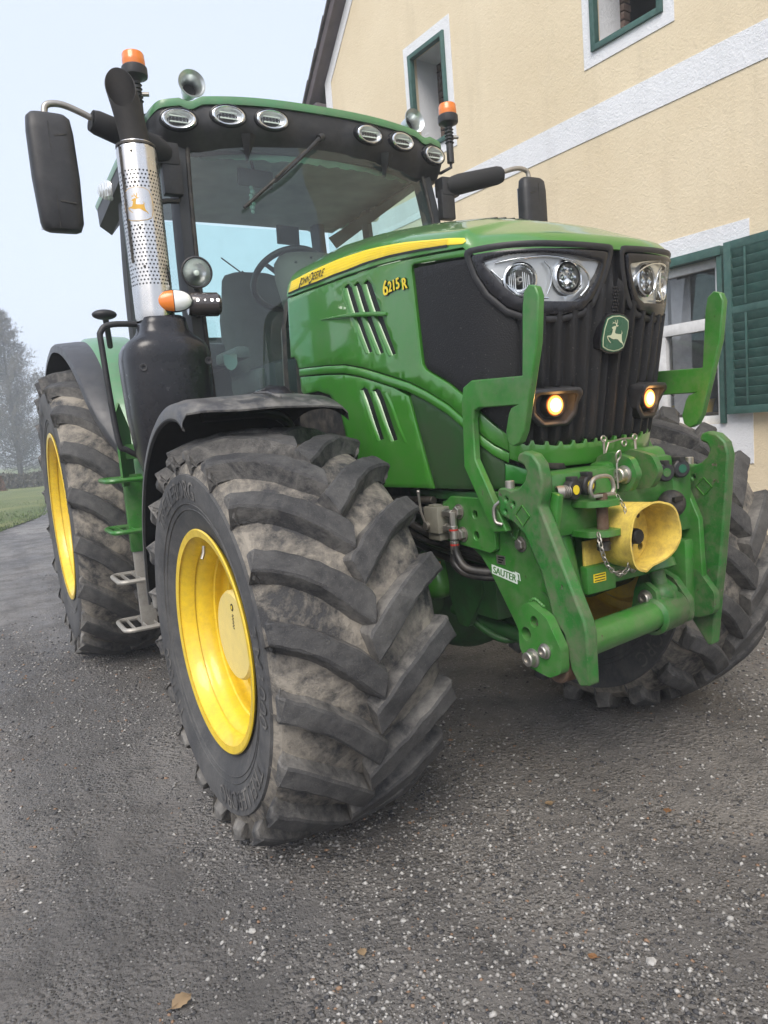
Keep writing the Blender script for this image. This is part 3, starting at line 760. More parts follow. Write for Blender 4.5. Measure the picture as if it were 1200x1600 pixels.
def build_hood():
    # inner dark structure so that no gap shows daylight
    b = MB()
    U = np.linspace(-1.86, 1.86, 90); Z = np.linspace(1.16, 1.86, 12)
    def ztop(u): return float(np.interp(abs(u), [0, .036, .046, .066, .09, .125, .30, .365, .42, .50, .52], [1.836, 1.828, 1.79, 1.735, 1.69, 1.662, 1.652, 1.685, 1.735, 1.80, 1.86]))
    vs = [HM(u, 1.16+(ztop(u)-1.16)*(z-1.16)/.70, -.035) for z in Z for u in U]; n = len(U)
    fs = [(j*n+i, j*n+i+1, (j+1)*n+i+1, (j+1)*n+i) for j in range(len(Z)-1) for i in range(n-1)]
    b.add(vs, fs, 'rubber'); b.build('engine_bay_liner', TR)
    # --- top cover
    b = MB(); U = list(np.linspace(-1.83, -.5, 40)) + list(np.linspace(-.49, .49, 71)) + list(np.linspace(.5, 1.83, 40))
    K = [1, .998, .985, .96, .92, .86, .76, .62, .45, .25, .06, 0]
    def zc(y): return float(np.interp(y, [-.86, -.8, -.7, -.5, -.2, .1, .4, .75], [1.900, 1.925, 1.955, 2.015, 2.085, 2.140, 2.180, 2.190]))
    def edge(u): return lip_z(u)
    rows = []
    for u in U:
        zt = edge(u); hh = shoulder_h(u); row = [capmap(u, zt+.004, -.035), capmap(u, zt-.002, -.004)]
        for q in (.0, .12, .3, .5, .7, .85, 1.): row.append(capmap(u, zt+hh*q))
        e = row[-1]; a = abs(u); ysp = max(e.y, -.60) if a < .7 else e.y
        for k in K[2:]:
            x = e.x*k; y = ysp+(e.y-ysp)*k; zz = zc(y)
            g = (1-k**2.3)**.72
            ridge = .012*max(0, min(1, (.27-abs(x))/.03))*min(1, max(0, (y+.74)/.25))
            row.append(V((x, y, e.z+(zz-e.z)*g+ridge)))
        rows.append(row)
    m = len(rows[0]); vs = [p for r in rows for p in r]
    fs = [(i*m+j, i*m+j+1, (i+1)*m+j+1, (i+1)*m+j) for i in range(len(rows)-1) for j in range(m-1)]
    b.add(vs, fs, 'green_paint'); hood = b.build('bonnet', TR, angle=50)
    # dark vent on top
    def top_at(x, y):
        xe = float(np.interp(-y, [-.75, .5, .6, .7, .78], [.40, .40, .385, .35, .30])); ez = lip_z(.62+max(0, y+.5))+.05
        k = min(1, abs(x)/xe); return ez+(zc(y)-ez)*(1-k**2.3)**.72+.012*max(0, min(1, (.27-abs(x))/.03))
    b = MB(); b.add([(x, y, top_at(x, y)+.000) for y in np.linspace(-.50, -.15, 14) for x in np.linspace(-.15, .15, 15)], [(j*15+i, j*15+i+1, (j+1)*15+i+1, (j+1)*15+i) for j in range(13) for i in range(14)], 'black_plastic')
    for k in range(8):
        x = -.13+.037*k; b.tube([(x, y, top_at(x, y)+.0) for y in np.linspace(-.48, -.17, 8)], .005, 'black_plastic', 6)
    b.build('bonnet_vent', hood, angle=30)
    # --- stripes, texts and side panels
    for s in (-1, 1):
        F = (lambda lp: lp) if s < 0 else mir
        UP = [(-1.802, 2.056), (-1.65, 2.056), (-1.49, 2.051), (-1.35, 2.044), (-1.228, 2.032), (-1.1, 2.018), (-.995, 2.002), (-.90, 1.986), (-.795, 1.967), (-.70, 1.947), (-.628, 1.931), (-.56, 1.917)]
        LO = [(-1.808, 2.005), (-1.65, 2.000), (-1.497, 1.990), (-1.35, 1.984), (-1.234, 1.976), (-1.1, 1.969), (-1.002, 1.960), (-.90, 1.949), (-.802, 1.935), (-.70, 1.920), (-.632, 1.908), (-.56, 1.896)]
        stripe = LO + [(-.50, 1.884), (-.490, 1.891), (-.498, 1.902)] + UP[::-1]
        b = MB(); patch(b, F(stripe), 'decal_yellow', .002, .003, .03, capmap, bev=.0008)
        sw = b.build('yellow_stripe', hood, angle=60)
        # thin lines along the stripe and a dark lower rim
        b = MB()
        up, lo = UP, LO
        for q in (.2, .4, .6, .8):
            path = [V(a).lerp(V(c), q) for a, c in zip(up, lo)]; path = catmull([V((p.x, p.y, 0)) for p in path], 5)
            A = [capmap(-p.x*s if s > 0 else p.x, p.y+.0007, .0032) for p in path]; B = [capmap(-p.x if s > 0 else p.x, p.y-.0007, .0032) for p in path]
            A = [capmap(p.x*(1 if s < 0 else -1), p.y+.0008, .0032) for p in path]
            n = len(A); b.add(A+B, [(i, i+1, n+i+1, n+i) for i in range(n-1)], 'yellow_paint')
        path = catmull([V((p[0], p[1], 0)) for p in lo], 5); sg = 1 if s < 0 else -1
        A = [capmap(p.x*sg, p.y+.001, .0034) for p in path]; B = [capmap(p.x*sg, p.y-.006, .0025) for p in path]; n = len(A)
        b.add(A+B, [(i, i+1, n+i+1, n+i) for i in range(n-1)], 'decal_black')
        b.build('stripe_lines', hood, angle=60)
        def put_text(txt, u0, u1, z0, h, mat, mp, w, name, ital=0., par=hood, zs=0., scale_first=None, over=None):
            g, fs, asp = text_geo(txt, 1.); vs = []
            for x, y, z in g:
                hh = h; yy = y
                X = u0+(u1-u0)*(x+ital*y)
                vs.append(mp(X, z0+zs*x+yy*hh, w))
            b = MB(); b.add(vs, fs, mat); return b
        # maker's name on the stripe, reads front-to-back on the far side, back-to-front here
        def name_on(s):
            bb = MB()
            for txt, a, c, z0, z1, h in (('J', -1.700, -1.676, 1.998, 1.998, .046), ('OHN', -1.672, -1.590, 2.010, 2.008, .030), ('D', -1.583, -1.552, 1.997, 1.997, .046), ('EERE', -1.547, -1.445, 2.006, 2.001, .030)):
                g, fs, asp = text_geo(txt, 1.)
                for dx, dz in ((0, 0), (.0012, 0), (0, .0010)):
                    vs = []
                    for x, y, z in g:
                        u = a+(c-a)*x+dx+.004*y; zz = z0+(z1-z0)*x+y*h+dz
                        vs.append(capmap(u, zz, .0038+dx*.05) if s < 0 else capmap(-(-3.14-u) if False else (1.445+1.70+u) if False else abs(u), zz, .0038))
                    if s > 0: # mirrored position but readable
                        vs = [capmap(1.445+(1-((a+(c-a)*x)+1.70)/.255)*.255, z0+y*h, .0038+dx*.05) for x, y, z in g]
                    bb.add(vs, fs, 'decal_black')
            bb.build('lettering', hood, angle=60)
        name_on(s)
        # upper side panel: everything between seam and belt, wraps under the black screen to the bumper
        top = [(u, seam_z(u)-.006) for u in np.linspace(-1.84, -.482, 30)]
        low = [(-.378, 1.310), (-.438, 1.348), (-.50, 1.392), (-.558, 1.440), (-.64, 1.487), (-.73, 1.532), (-.755, 1.546), (-.770, 1.565), (-.775, 1.872), (-.768, 1.884), (-.755, 1.887), (-.48, 1.846)]
        front = [(-.462, 1.842)]
        belt_up = [(-.378, 1.262), (-.435, 1.287), (-.50, 1.325), (-.563, 1.372), (-.661, 1.428), (-.76, 1.478), (-.853, 1.516), (-.95, 1.545), (-1.046, 1.572), (-1.15, 1.600), (-1.287, 1.627), (-1.45, 1.643), (-1.62, 1.655), (-1.74, 1.662)]
        vents = []
        for k in range(3):
            du = .078*k; e1 = -.009*k; e2 = -.014*k
            vents.append([(-1.275+du, 1.908+e1), (-1.262+du, 1.920+e1), (-1.235+du, 1.924+e1), (-1.208+du, 1.905+e1), (-1.156+du, 1.800+e1), (-1.076+du, 1.648+e2), (-1.118+du, 1.645+e2), (-1.165+du, 1.722+e2), (-1.213+du, 1.800+e1), (-1.258+du, 1.880+e1)])
        # pocket recess outline behind the louvres
        outline = top + [(-.462, 1.850)] + low[::-1][1:-1][0:0] + low[::-1] + belt_up + [(-1.76, 1.665), (-1.775, 1.70), (-1.80, 1.72), (-1.84, 1.72)]
        b = MB(); patch(b, F(outline), 'green_paint', 0., .025, .028, holes=[F(v) for v in vents], bev=.004)
        pan = b.build('side_panel', TR, angle=48)
        # louvres: fins, each slot with a raised green lip and black mesh behind
        b = MB()
        for k, v in enumerate(vents):
            b2 = F(v)
            patch(b, offset_poly(b2, .008), 'grille_black', -.008, .004, .04, bev=.002)
        b.build('vent_mesh', pan)
        for k, v in enumerate(vents):
            b = MB(); path = [(-1.255+.078*k, 1.914-.009*k), (-1.236+.078*k, 1.876-.009*k), (-1.196+.078*k, 1.80-.01*k), (-1.103+.078*k, 1.646-.014*k)]
            pp = catmull([V((p[0], p[1], 0)) for p in path], 6)
            A = []; 
            for off_u, w in ((-.020, .000), (-.013, .005), (-.006, .003), (.002, -.007)):
                A.append([HM((p.x+off_u)*(1 if s < 0 else -1), p.y, w*sin(pi*min(1, .12+i/len(pp)*.9))**.5 if w > 0 else w) for i, p in enumerate(pp)])
            n = len(pp); b.add([q for r in A for q in r], [(j*n+i, j*n+i+1, (j+1)*n+i+1, (j+1)*n+i) for j in range(3) for i in range(n-1)], 'green_paint')
            b.build('louvre', pan, angle=60)
        # cross bar that tapers rearwards
        b = MB(); rows = []
        for i in range(24):
            q = i/23; u = -1.488+.535*q; zz = 1.833-.071*q+.006*sin(q*3); h = .0015+.0065*min(1, q*1.6); w = .003+.010*min(1, q*1.8)
            if i == 23: h *= .6; w = .006
            rows.append([HM(u*(1 if s < 0 else -1), zz+dz*h, ww) for dz, ww in ((-1.1, -.004), (-1, w*.8), (-.4, w), (.4, w), (1, w*.8), (1.1, -.004))])
        m = 6; b.add([q for r in rows for q in r], [(i*m+j, i*m+j+1, (i+1)*m+j+1, (i+1)*m+j) for i in range(23) for j in range(m-1)]+[tuple(range(m)), tuple(23*m+j for j in range(m))], 'green_paint')
        b.build('vent_bar', pan, angle=50)
        # model number, yellow with dark outline
        b = MB()
        for txt, u0, u1, z0, h in (('6', -.958, -.925, 1.824, .050), ('215', -.921, -.848, 1.829, .035), ('R', -.828, -.800, 1.820, .035)):
            g, fs, asp = text_geo(txt, 1.)
            for k, (dx, dz) in enumerate([(-.0022, -.0022), (.0022, -.0022), (.0022, .0022), (-.0022, .0022), (.003, -.003), (0, 0), (.0018, 0), (-.0018, 0), (0, .0018)]):
                m_ = 'decal_black' if k < 5 else 'decal_yellow'
                w = .0012+.0002*k if k < 5 else .0045+.0002*k
                if s < 0: vs = [HM(u0+(u1-u0)*x+dx, z0+y*h+dz+.04*(u0+.95)*0, w) for x, y, z in g]
                else: vs = [HM(.80+(-.800-(u0+(u1-u0)*x))*1+.0, z0+y*h+dz, w) for x, y, z in g]
                b.add(vs, fs, m_)
        b.build('model_number', pan, angle=60)
        # black mesh side screen
        mesh_out = [(-.768, 1.876), (-.49, 1.842), (-.43, 1.80), (-.35, 1.66), (-.33, 1.60), (-.33, 1.30), (-.378, 1.318), (-.438, 1.354), (-.50, 1.398), (-.558, 1.446), (-.64, 1.493), (-.73, 1.538), (-.752, 1.550), (-.763, 1.566)]
        b = MB(); patch(b, F(mesh_out), 'grille_black', -.006, .01, .03, bev=.003); b.build('side_screen', TR, angle=50)
        # belt moulding
        b = MB(); B1 = [(u, z-.005) for u, z in belt_up]
        B2 = [(u-.004, z-.035) for u, z in belt_up]
        patch(b, F(B1+B2[::-1]), 'green_paint', .006, .02, .03, bev=.006); b.build('belt_moulding', TR, angle=40)
        # lower side panel with two louvres
        lo_top = [(u-.004, z-.040) for u, z in belt_up]
        lo_out = [p for p in lo_top if p[0] < -.86][:] 
        lo_out = [(-.868, 1.468)] + [p for p in lo_top if p[0] < -.90] + [(-1.74, 1.560), (-1.72, 1.545), (-1.56, 1.545), (-1.45, 1.52), (-1.36, 1.44), (-1.32, 1.30), (-1.29, 1.145), (-.787, 1.145)]
        v2 = []
        for k in range(2):
            du = .085*k; v2.append([(-1.175+du, 1.518-.012*k), (-1.145+du, 1.524-.012*k), (-1.125+du, 1.515-.012*k), (-1.105+du, 1.48-.01*k), (-1.045+du, 1.325-.006*k), (-1.083+du, 1.320-.006*k), (-1.125+du, 1.42-.01*k), (-1.155+du, 1.48-.01*k)])
        b = MB(); patch(b, F(lo_out), 'green_paint', 0., .025, .028, holes=[F(v) for v in v2], bev=.004); lp_ = b.build('lower_side_panel', TR, angle=48)
        b = MB()
        for v in v2: patch(b, offset_poly(F(v), .008), 'grille_black', -.008, .004, .04, bev=.002)
        b.build('vent_mesh', lp_)
        for k in range(3):
            b = MB(); path = [(-1.165+.085*k, 1.515-.012*k), (-1.140+.085*k, 1.475-.012*k), (-1.105+.085*k, 1.39-.01*k), (-1.075+.085*k, 1.320-.006*k)]
            pp = catmull([V((p[0], p[1], 0)) for p in path], 6); A = []
            for off_u, w in ((-.020, .000), (-.013, .005), (-.006, .003), (.002, -.007 if k < 2 else .0)):
                A.append([HM((p.x+off_u)*(1 if s < 0 else -1), p.y, w*sin(pi*min(1, .12+i/len(pp)*.9))**.5 if w > 0 else w) for i, p in enumerate(pp)])
            n = len(pp); b.add([q for r in A for q in r], [(j*n+i, j*n+i+1, (j+1)*n+i+1, (j+1)*n+i) for j in range(3) for i in range(n-1)], 'green_paint')
            b.build('louvre', lp_, angle=60)
        # mesh-covered front lower panel
        fr = [(-.860, 1.464), (-.853, 1.474), (-.76, 1.436), (-.661, 1.386), (-.563, 1.330), (-.50, 1.283), (-.435, 1.245), (-.40, 1.232), (-.40, 1.145), (-.780, 1.145)]
        b = MB(); patch(b, F(fr), 'green_screen', -.004, .02, .03, bev=.003); b.build('lower_screen', TR, angle=50)
    # --- grille with vertical ribs, one moulded piece
    b = MB(); U = np.linspace(-.42, .42, 281); Z = [1.262, 1.28, 1.34, 1.40, 1.50, 1.60, 1.70, 1.80, 1.838]
    def rib(u, z):
        p = .054; q = ((abs(u)+.022) % p)/p
        w = .024*max(0, min(1, min(q/.10, (.66-q)/.34)))
        return w*min(1, max(0, (.36-abs(u))/.03)) * min(1, max(.0, (1.80-z)/.08)) * min(1, max(.0, (z-1.262)/.02)) -.012
    def zq(u, z): return 1.262+(ztop(u)+.006-1.262)*(z-1.262)/(1.838-1.262)
    def ribf(u, z):
        w = rib(u, z); c = max(0, 1-max(abs(abs(u)-.225)/.080, abs(z-1.39)/.055)**6); return w*(1-c)-.012*c
    Z = list(np.linspace(1.262, 1.838, 30))
    vs = [HM(u, zq(u, z), ribf(u, zq(u, z))) for z in Z for u in U]; n = len(U)
    b.add(vs, [(j*n+i, j*n+i+1, (j+1)*n+i+1, (j+1)*n+i) for j in range(len(Z)-1) for i in range(n-1)], 'grille_black')
    gr = b.build('grille', TR, angle=40)
    # small honeycomb strip over the badge
    b = MB()
    for i in range(9):
        for j in range(3):
            c = HM(-.010+.010*j+(.005 if i % 2 else 0), 1.655+.0095*i, .0145); nn = Hn(0, 1.7)
            b.lathe([(0, .0012), (.0028, .0012), (.0042, 0), (.0042, -.003)], 'black_gloss', c, nn, 6)
    b.build('honeycomb', gr, angle=30)
    # --- badge
    b = MB(); sc = .083/690; cu, cz = .0, 1.600
    def em(x, y, w): # trace units -> (u, z); the trace was seen obliquely, widths are stretched back
        dx = (x-620)*sc*1.30; dz = -(y-700)*sc*1.02 - (x-620)*sc*.06
        return HM(cu+dx, cz+dz, .020+w)
    frame = [(365, 385), (500, 315), (690, 290), (830, 320), (948, 395), (968, 560), (945, 760), (900, 930), (875, 1025), (740, 1100), (600, 1130), (430, 1110), (285, 1045), (275, 850), (300, 620)]
    cxm, cym = 625, 705
    def sc_(l, k): return [((x-cxm)*k+cxm, (y-cym)*k+cym) for x, y in l]
    rnd_ = lambda l: [tuple(p) for p in rounded(l, 60, 3)]
    def solid(l, w0, w1, mat):
        n = len(l); put_shape(b, l, mat, lambda x, y: em(x, y, w1)); k = len(b.v)
        b.v += [tuple(em(x, y, w1)) for x, y in l]+[tuple(em(x, y, w0)) for x, y in l]
        for i in range(n): b.f.append((k+i, k+(i+1) % n, k+n+(i+1) % n, k+n+i)); b.m.append(b.mi(mat))
    solid(rnd_(sc_(frame, 1.17)), -.035, .004, 'black_gloss'); solid(rnd_(sc_(frame, 1.07)), .002, .0065, 'emblem_green')
    solid(rnd_(sc_(frame, 1.015)), .004, .0075, 'emblem_cream'); solid(rnd_(sc_(frame, .965)), .005, .0083, 'emblem_green')
    for l in emblem_shapes(): put_shape(b, l, 'emblem_cream', lambda x, y: em(x, y, .0092))
    b.build('badge', gr, angle=30)
    # --- headlights
    for s in (-1, 1):
        F = (lambda lp: lp) if s < 0 else mir
        lens = [(-.440, 1.822), (-.36, 1.829), (-.26, 1.826), (-.15, 1.815), (-.060, 1.802), (-.072, 1.77), (-.092, 1.735), (-.115, 1.705), (-.148, 1.690), (-.22, 1.692), (-.30, 1.696), (-.345, 1.715), (-.385, 1.752), (-.415, 1.79)]
        lens = rounded(lens, .006, 2)
        hou_o = [(-.475, 1.846), (-.36, 1.842), (-.20, 1.834), (-.036, 1.830), (-.046, 1.790), (-.066, 1.735), (-.090, 1.695), (-.125, 1.668), (-.20, 1.655), (-.30, 1.658), (-.365, 1.685), (-.42, 1.735), (-.455, 1.79)]
        b = MB(); patch(b, F(rounded(hou_o, .012, 3)), 'black_gloss', .009, .035, .022, holes=[F(lens)], bev=.004)
        hl = b.build('headlight', TR, angle=40)
        # outer black surround rim
        b = MB(); patch(b, F(rounded(offset_poly(hou_o, .022), .02, 3)), 'black_plastic', .006, .03, .025, holes=[F(rounded(offset_poly(hou_o, .004), .012, 3))], bev=.005); b.build('surround', hl, angle=40)
        # reflector bowl with two lamp pots
        cA, cB = (-.330, 1.757), (-.172, 1.757)
        def bowl(u, z):
            w = 0
            return w
        def rw(u, z):
            u = -abs(u); w = -.002-.016*min(1, max(0, (u+.44)/.10))*min(1, max(0, (-.055-u)/.05))
            return w
        b = MB(); sg = 1 if s < 0 else -1
        hA = [(cA[0]+.043*cos(t), cA[1]+.041*sin(t)) for t in np.linspace(0, 2*pi, 24, endpoint=False)]
        hB = [(cB[0]+.042*cos(t), cB[1]+.044*sin(t)) for t in np.linspace(0, 2*pi, 24, endpoint=False)]
        patch(b, F(offset_poly(lens, .010)), 'reflector_paint', -.002, .03, .014, holes=[F(hA), F(hB)], bev=.003, wf=rw)
        for arc, r_ in (([(-.405, 1.812), (-.33, 1.816), (-.24, 1.816), (-.16, 1.802), (-.105, 1.770), (-.098, 1.735), (-.125, 1.706)], .0035), ([(-.415, 1.795), (-.385, 1.765), (-.345, 1.726), (-.30, 1.706), (-.24, 1.702)], .0025), ([(-.255, 1.803), (-.235, 1.78), (-.232, 1.745), (-.245, 1.712)], .003)):
            b.tube([HM(p.x*(1 if s < 0 else -1), p.y, -.006) for p in catmull([V((a_, c_, 0)) for a_, c_ in arc], 5)], r_, 'reflector_chrome', 8)
        b.build('reflector', hl, angle=60)
        for j, (c, kind) in enumerate(((cA, 0), (cB, 1))):
            cu = c[0]*sg; n0 = Hn(cu, c[1]); o0 = HM(cu, c[1], -.020)
            ax = (n0*.75+V((0, -1, 0))*.25).normalized(); ax.z = 0; ax.normalize()
            b = MB()
            b.lathe([(.041, -.01), (.041, .010), (.045, .015), (.050, .012), (.051, .002)], 'reflector_chrome', o0, ax, 40)
            b.lathe([(.040, .010), (.034, -.012), (.020, -.028), (0, -.032)], 'reflector_chrome', o0, ax, 40)
            lp = b.build('lamp', hl, angle=40)
            b = MB()
            e1 = ax.cross(V((0, 0, 1))).normalized(); e2 = e1.cross(ax)
            if kind == 0:
                b.lathe([(0, .012), (.008, .012), (.010, .0), (.010, -.02)], 'zinc', o0, ax, 20)
                b.lathe([(0, .0145), (.005, .0135), (.006, .008)], 'black_gloss', o0, ax, 16)
                for q in range(-5, 6):
                    if abs(q) < 2: continue
                    b.box(o0+e1*q*.0058-ax*.004, (.002, .004, .05*sqrt(max(.05, 1-(q/6.)**2))), 'lamp_lens', Matrix((e1, ax, e2)).transposed())
            else:
                for q in range(6):
                    cx_, cz_ = (-1 if q % 2 else 1)*.0170, (q//2-1)*.0245
                    cc = o0+e1*cx_+e2*cz_
                    b.lathe([(.004, -.006), (.009, .004), (.0125, .010)], 'reflector_chrome', cc, ax, 4)
                    b.sphere(cc+ax*.001, .0045, 'decal_white', 10)
                b.lathe([(.036, .012), (.034, .0), (.036, -.02)], 'zinc', o0, ax, 32)
            b.build('bulb' if kind == 0 else 'led_cluster', lp, angle=40)
        b = MB(); patch(b, F(offset_poly(lens, .002)), 'lamp_glass', .007, .006, .02, bev=.003); b.build('lens', hl, angle=60)
    # --- fog lamps in moulded pods
    for s in (-1, 1):
        cu, cz = s*.225, 1.395
        n0 = V((0, -1, 0)); 
        pod = rounded([(cu-.085, cz+.058), (cu+.085, cz+.058), (cu+.070, cz-.055), (cu-.055 if s > 0 else cu+.055, cz-.068), (cu-.070, cz-.055)] if False else [(cu-.088, cz+.052), (cu+.088, cz+.052), (cu+.082, cz-.030), (cu+.050, cz-.062), (cu-.050, cz-.062), (cu-.082, cz-.030)], .022, 4)
        hole = rounded([(cu-.072, cz+.036), (cu+.072, cz+.036), (cu+.064, cz-.020), (cu+.035, cz-.048), (cu-.035, cz-.048), (cu-.064, cz-.020)], .016, 4)
        b = MB(); patch(b, pod, 'black_plastic', .030, .06, .02, holes=[hole], bev=.008, wf=lambda u, z: .018*min(1, max(0, (z-cz)/.03)))
        fo = b.build('fog_lamp', TR, angle=50)
        b = MB(); 
        vs = []; nh = len(hole)
        for w, k in ((.027, 1.), (.004, .86)):
            for u, z in hole: vs.append(HM(cu+(u-cu)*k, cz+(z-cz)*k, w))
        b.add(vs, [(i, (i+1) % nh, nh+(i+1) % nh, nh+i) for i in range(nh)]+[tuple(range(nh, 2*nh))], 'black_plastic')
        b.build('pod_bowl', fo, angle=60)
        o0 = HM(cu, cz, .016); ax = V((s*.10, -1, -.05)).normalized()
        b = MB(); b.lathe([(.036, -.03), (.037, .004), (.034, .008), (.032, .004)], 'rubber', o0, ax, 36); b.lathe([(.032, .004), (.029, .007)], 'amber', o0, ax, 36); b.lathe([(.029, .007), (.026, .008), (.019, .0099), (0, .011)], 'lamp_lit', o0, ax, 36)
        b.build('lens', fo, angle=60)
        b = MB(); b.lathe([(.0215, .0096), (.013, .0122)], 'lamp_mid', o0, ax, 24); b.lathe([(.013, .0122), (.008, .0134), (0, .014)], 'lamp_core', o0, ax, 24); b.build('bulb', fo, angle=60)
        ld = bpy.data.lights.new('fog_glow', 'POINT'); ld.energy = .3; ld.color = (1, .50, .16); ld.shadow_soft_size = .02
        lo_ = bpy.data.objects.new('fog_glow', ld); COL.objects.link(lo_); lo_.location = o0+ax*.05; lo_.parent = fo
    # --- bumper bands under the grille
    b = MB(); top = [(u, float(np.interp(abs(u), [0, .2, .33, .378, .42], [1.262, 1.262, 1.275, 1.300, 1.32]))) for u in np.linspace(-.40, .40, 41)]
    # notched upper edge between the ribs
    tt = []
    for u in np.linspace(-.34, .34, 137):
        p = .054; q = ((abs(u)+.022) % p)/p; zb = float(np.interp(abs(u), [0, .2, .34], [1.268, 1.268, 1.284])); tt.append((u, zb+(.012 if .70 < q < .98 else 0)))
    up = [(-.378, 1.304), (-.36, 1.296)]+tt+[(.36, 1.296), (.378, 1.304)]
    lo = [(.378, 1.240), (.30, 1.212), (.2, 1.203), (0, 1.200), (-.2, 1.203), (-.30, 1.212), (-.378, 1.240)]
    patch(b, up+lo, 'green_paint', .006, .03, .03, bev=.004); bp_ = b.build('bumper', TR, angle=45)
    b = MB(); patch(b, [(-.40, 1.226), (-.30, 1.196), (0, 1.186), (.30, 1.196), (.40, 1.226), (.40, 1.166), (.30, 1.150), (0, 1.145), (-.30, 1.150), (-.40, 1.166)], 'green_belt', -.006, .03, .03, bev=.006)
    b.build('bumper_strip', bp_, angle=45)
    for s in (-1, 1):
        b = MB(); patch(b, rounded([(s*.16, 1.192), (s*.17, 1.212), (s*.27, 1.222), (s*.27, 1.205)] if s > 0 else [(s*.27, 1.205), (s*.27, 1.222), (s*.17, 1.212), (s*.16, 1.192)], .004, 2), 'rubber', .0075, .004, .02, bev=.001); b.build('notch', bp_)
build_hood()
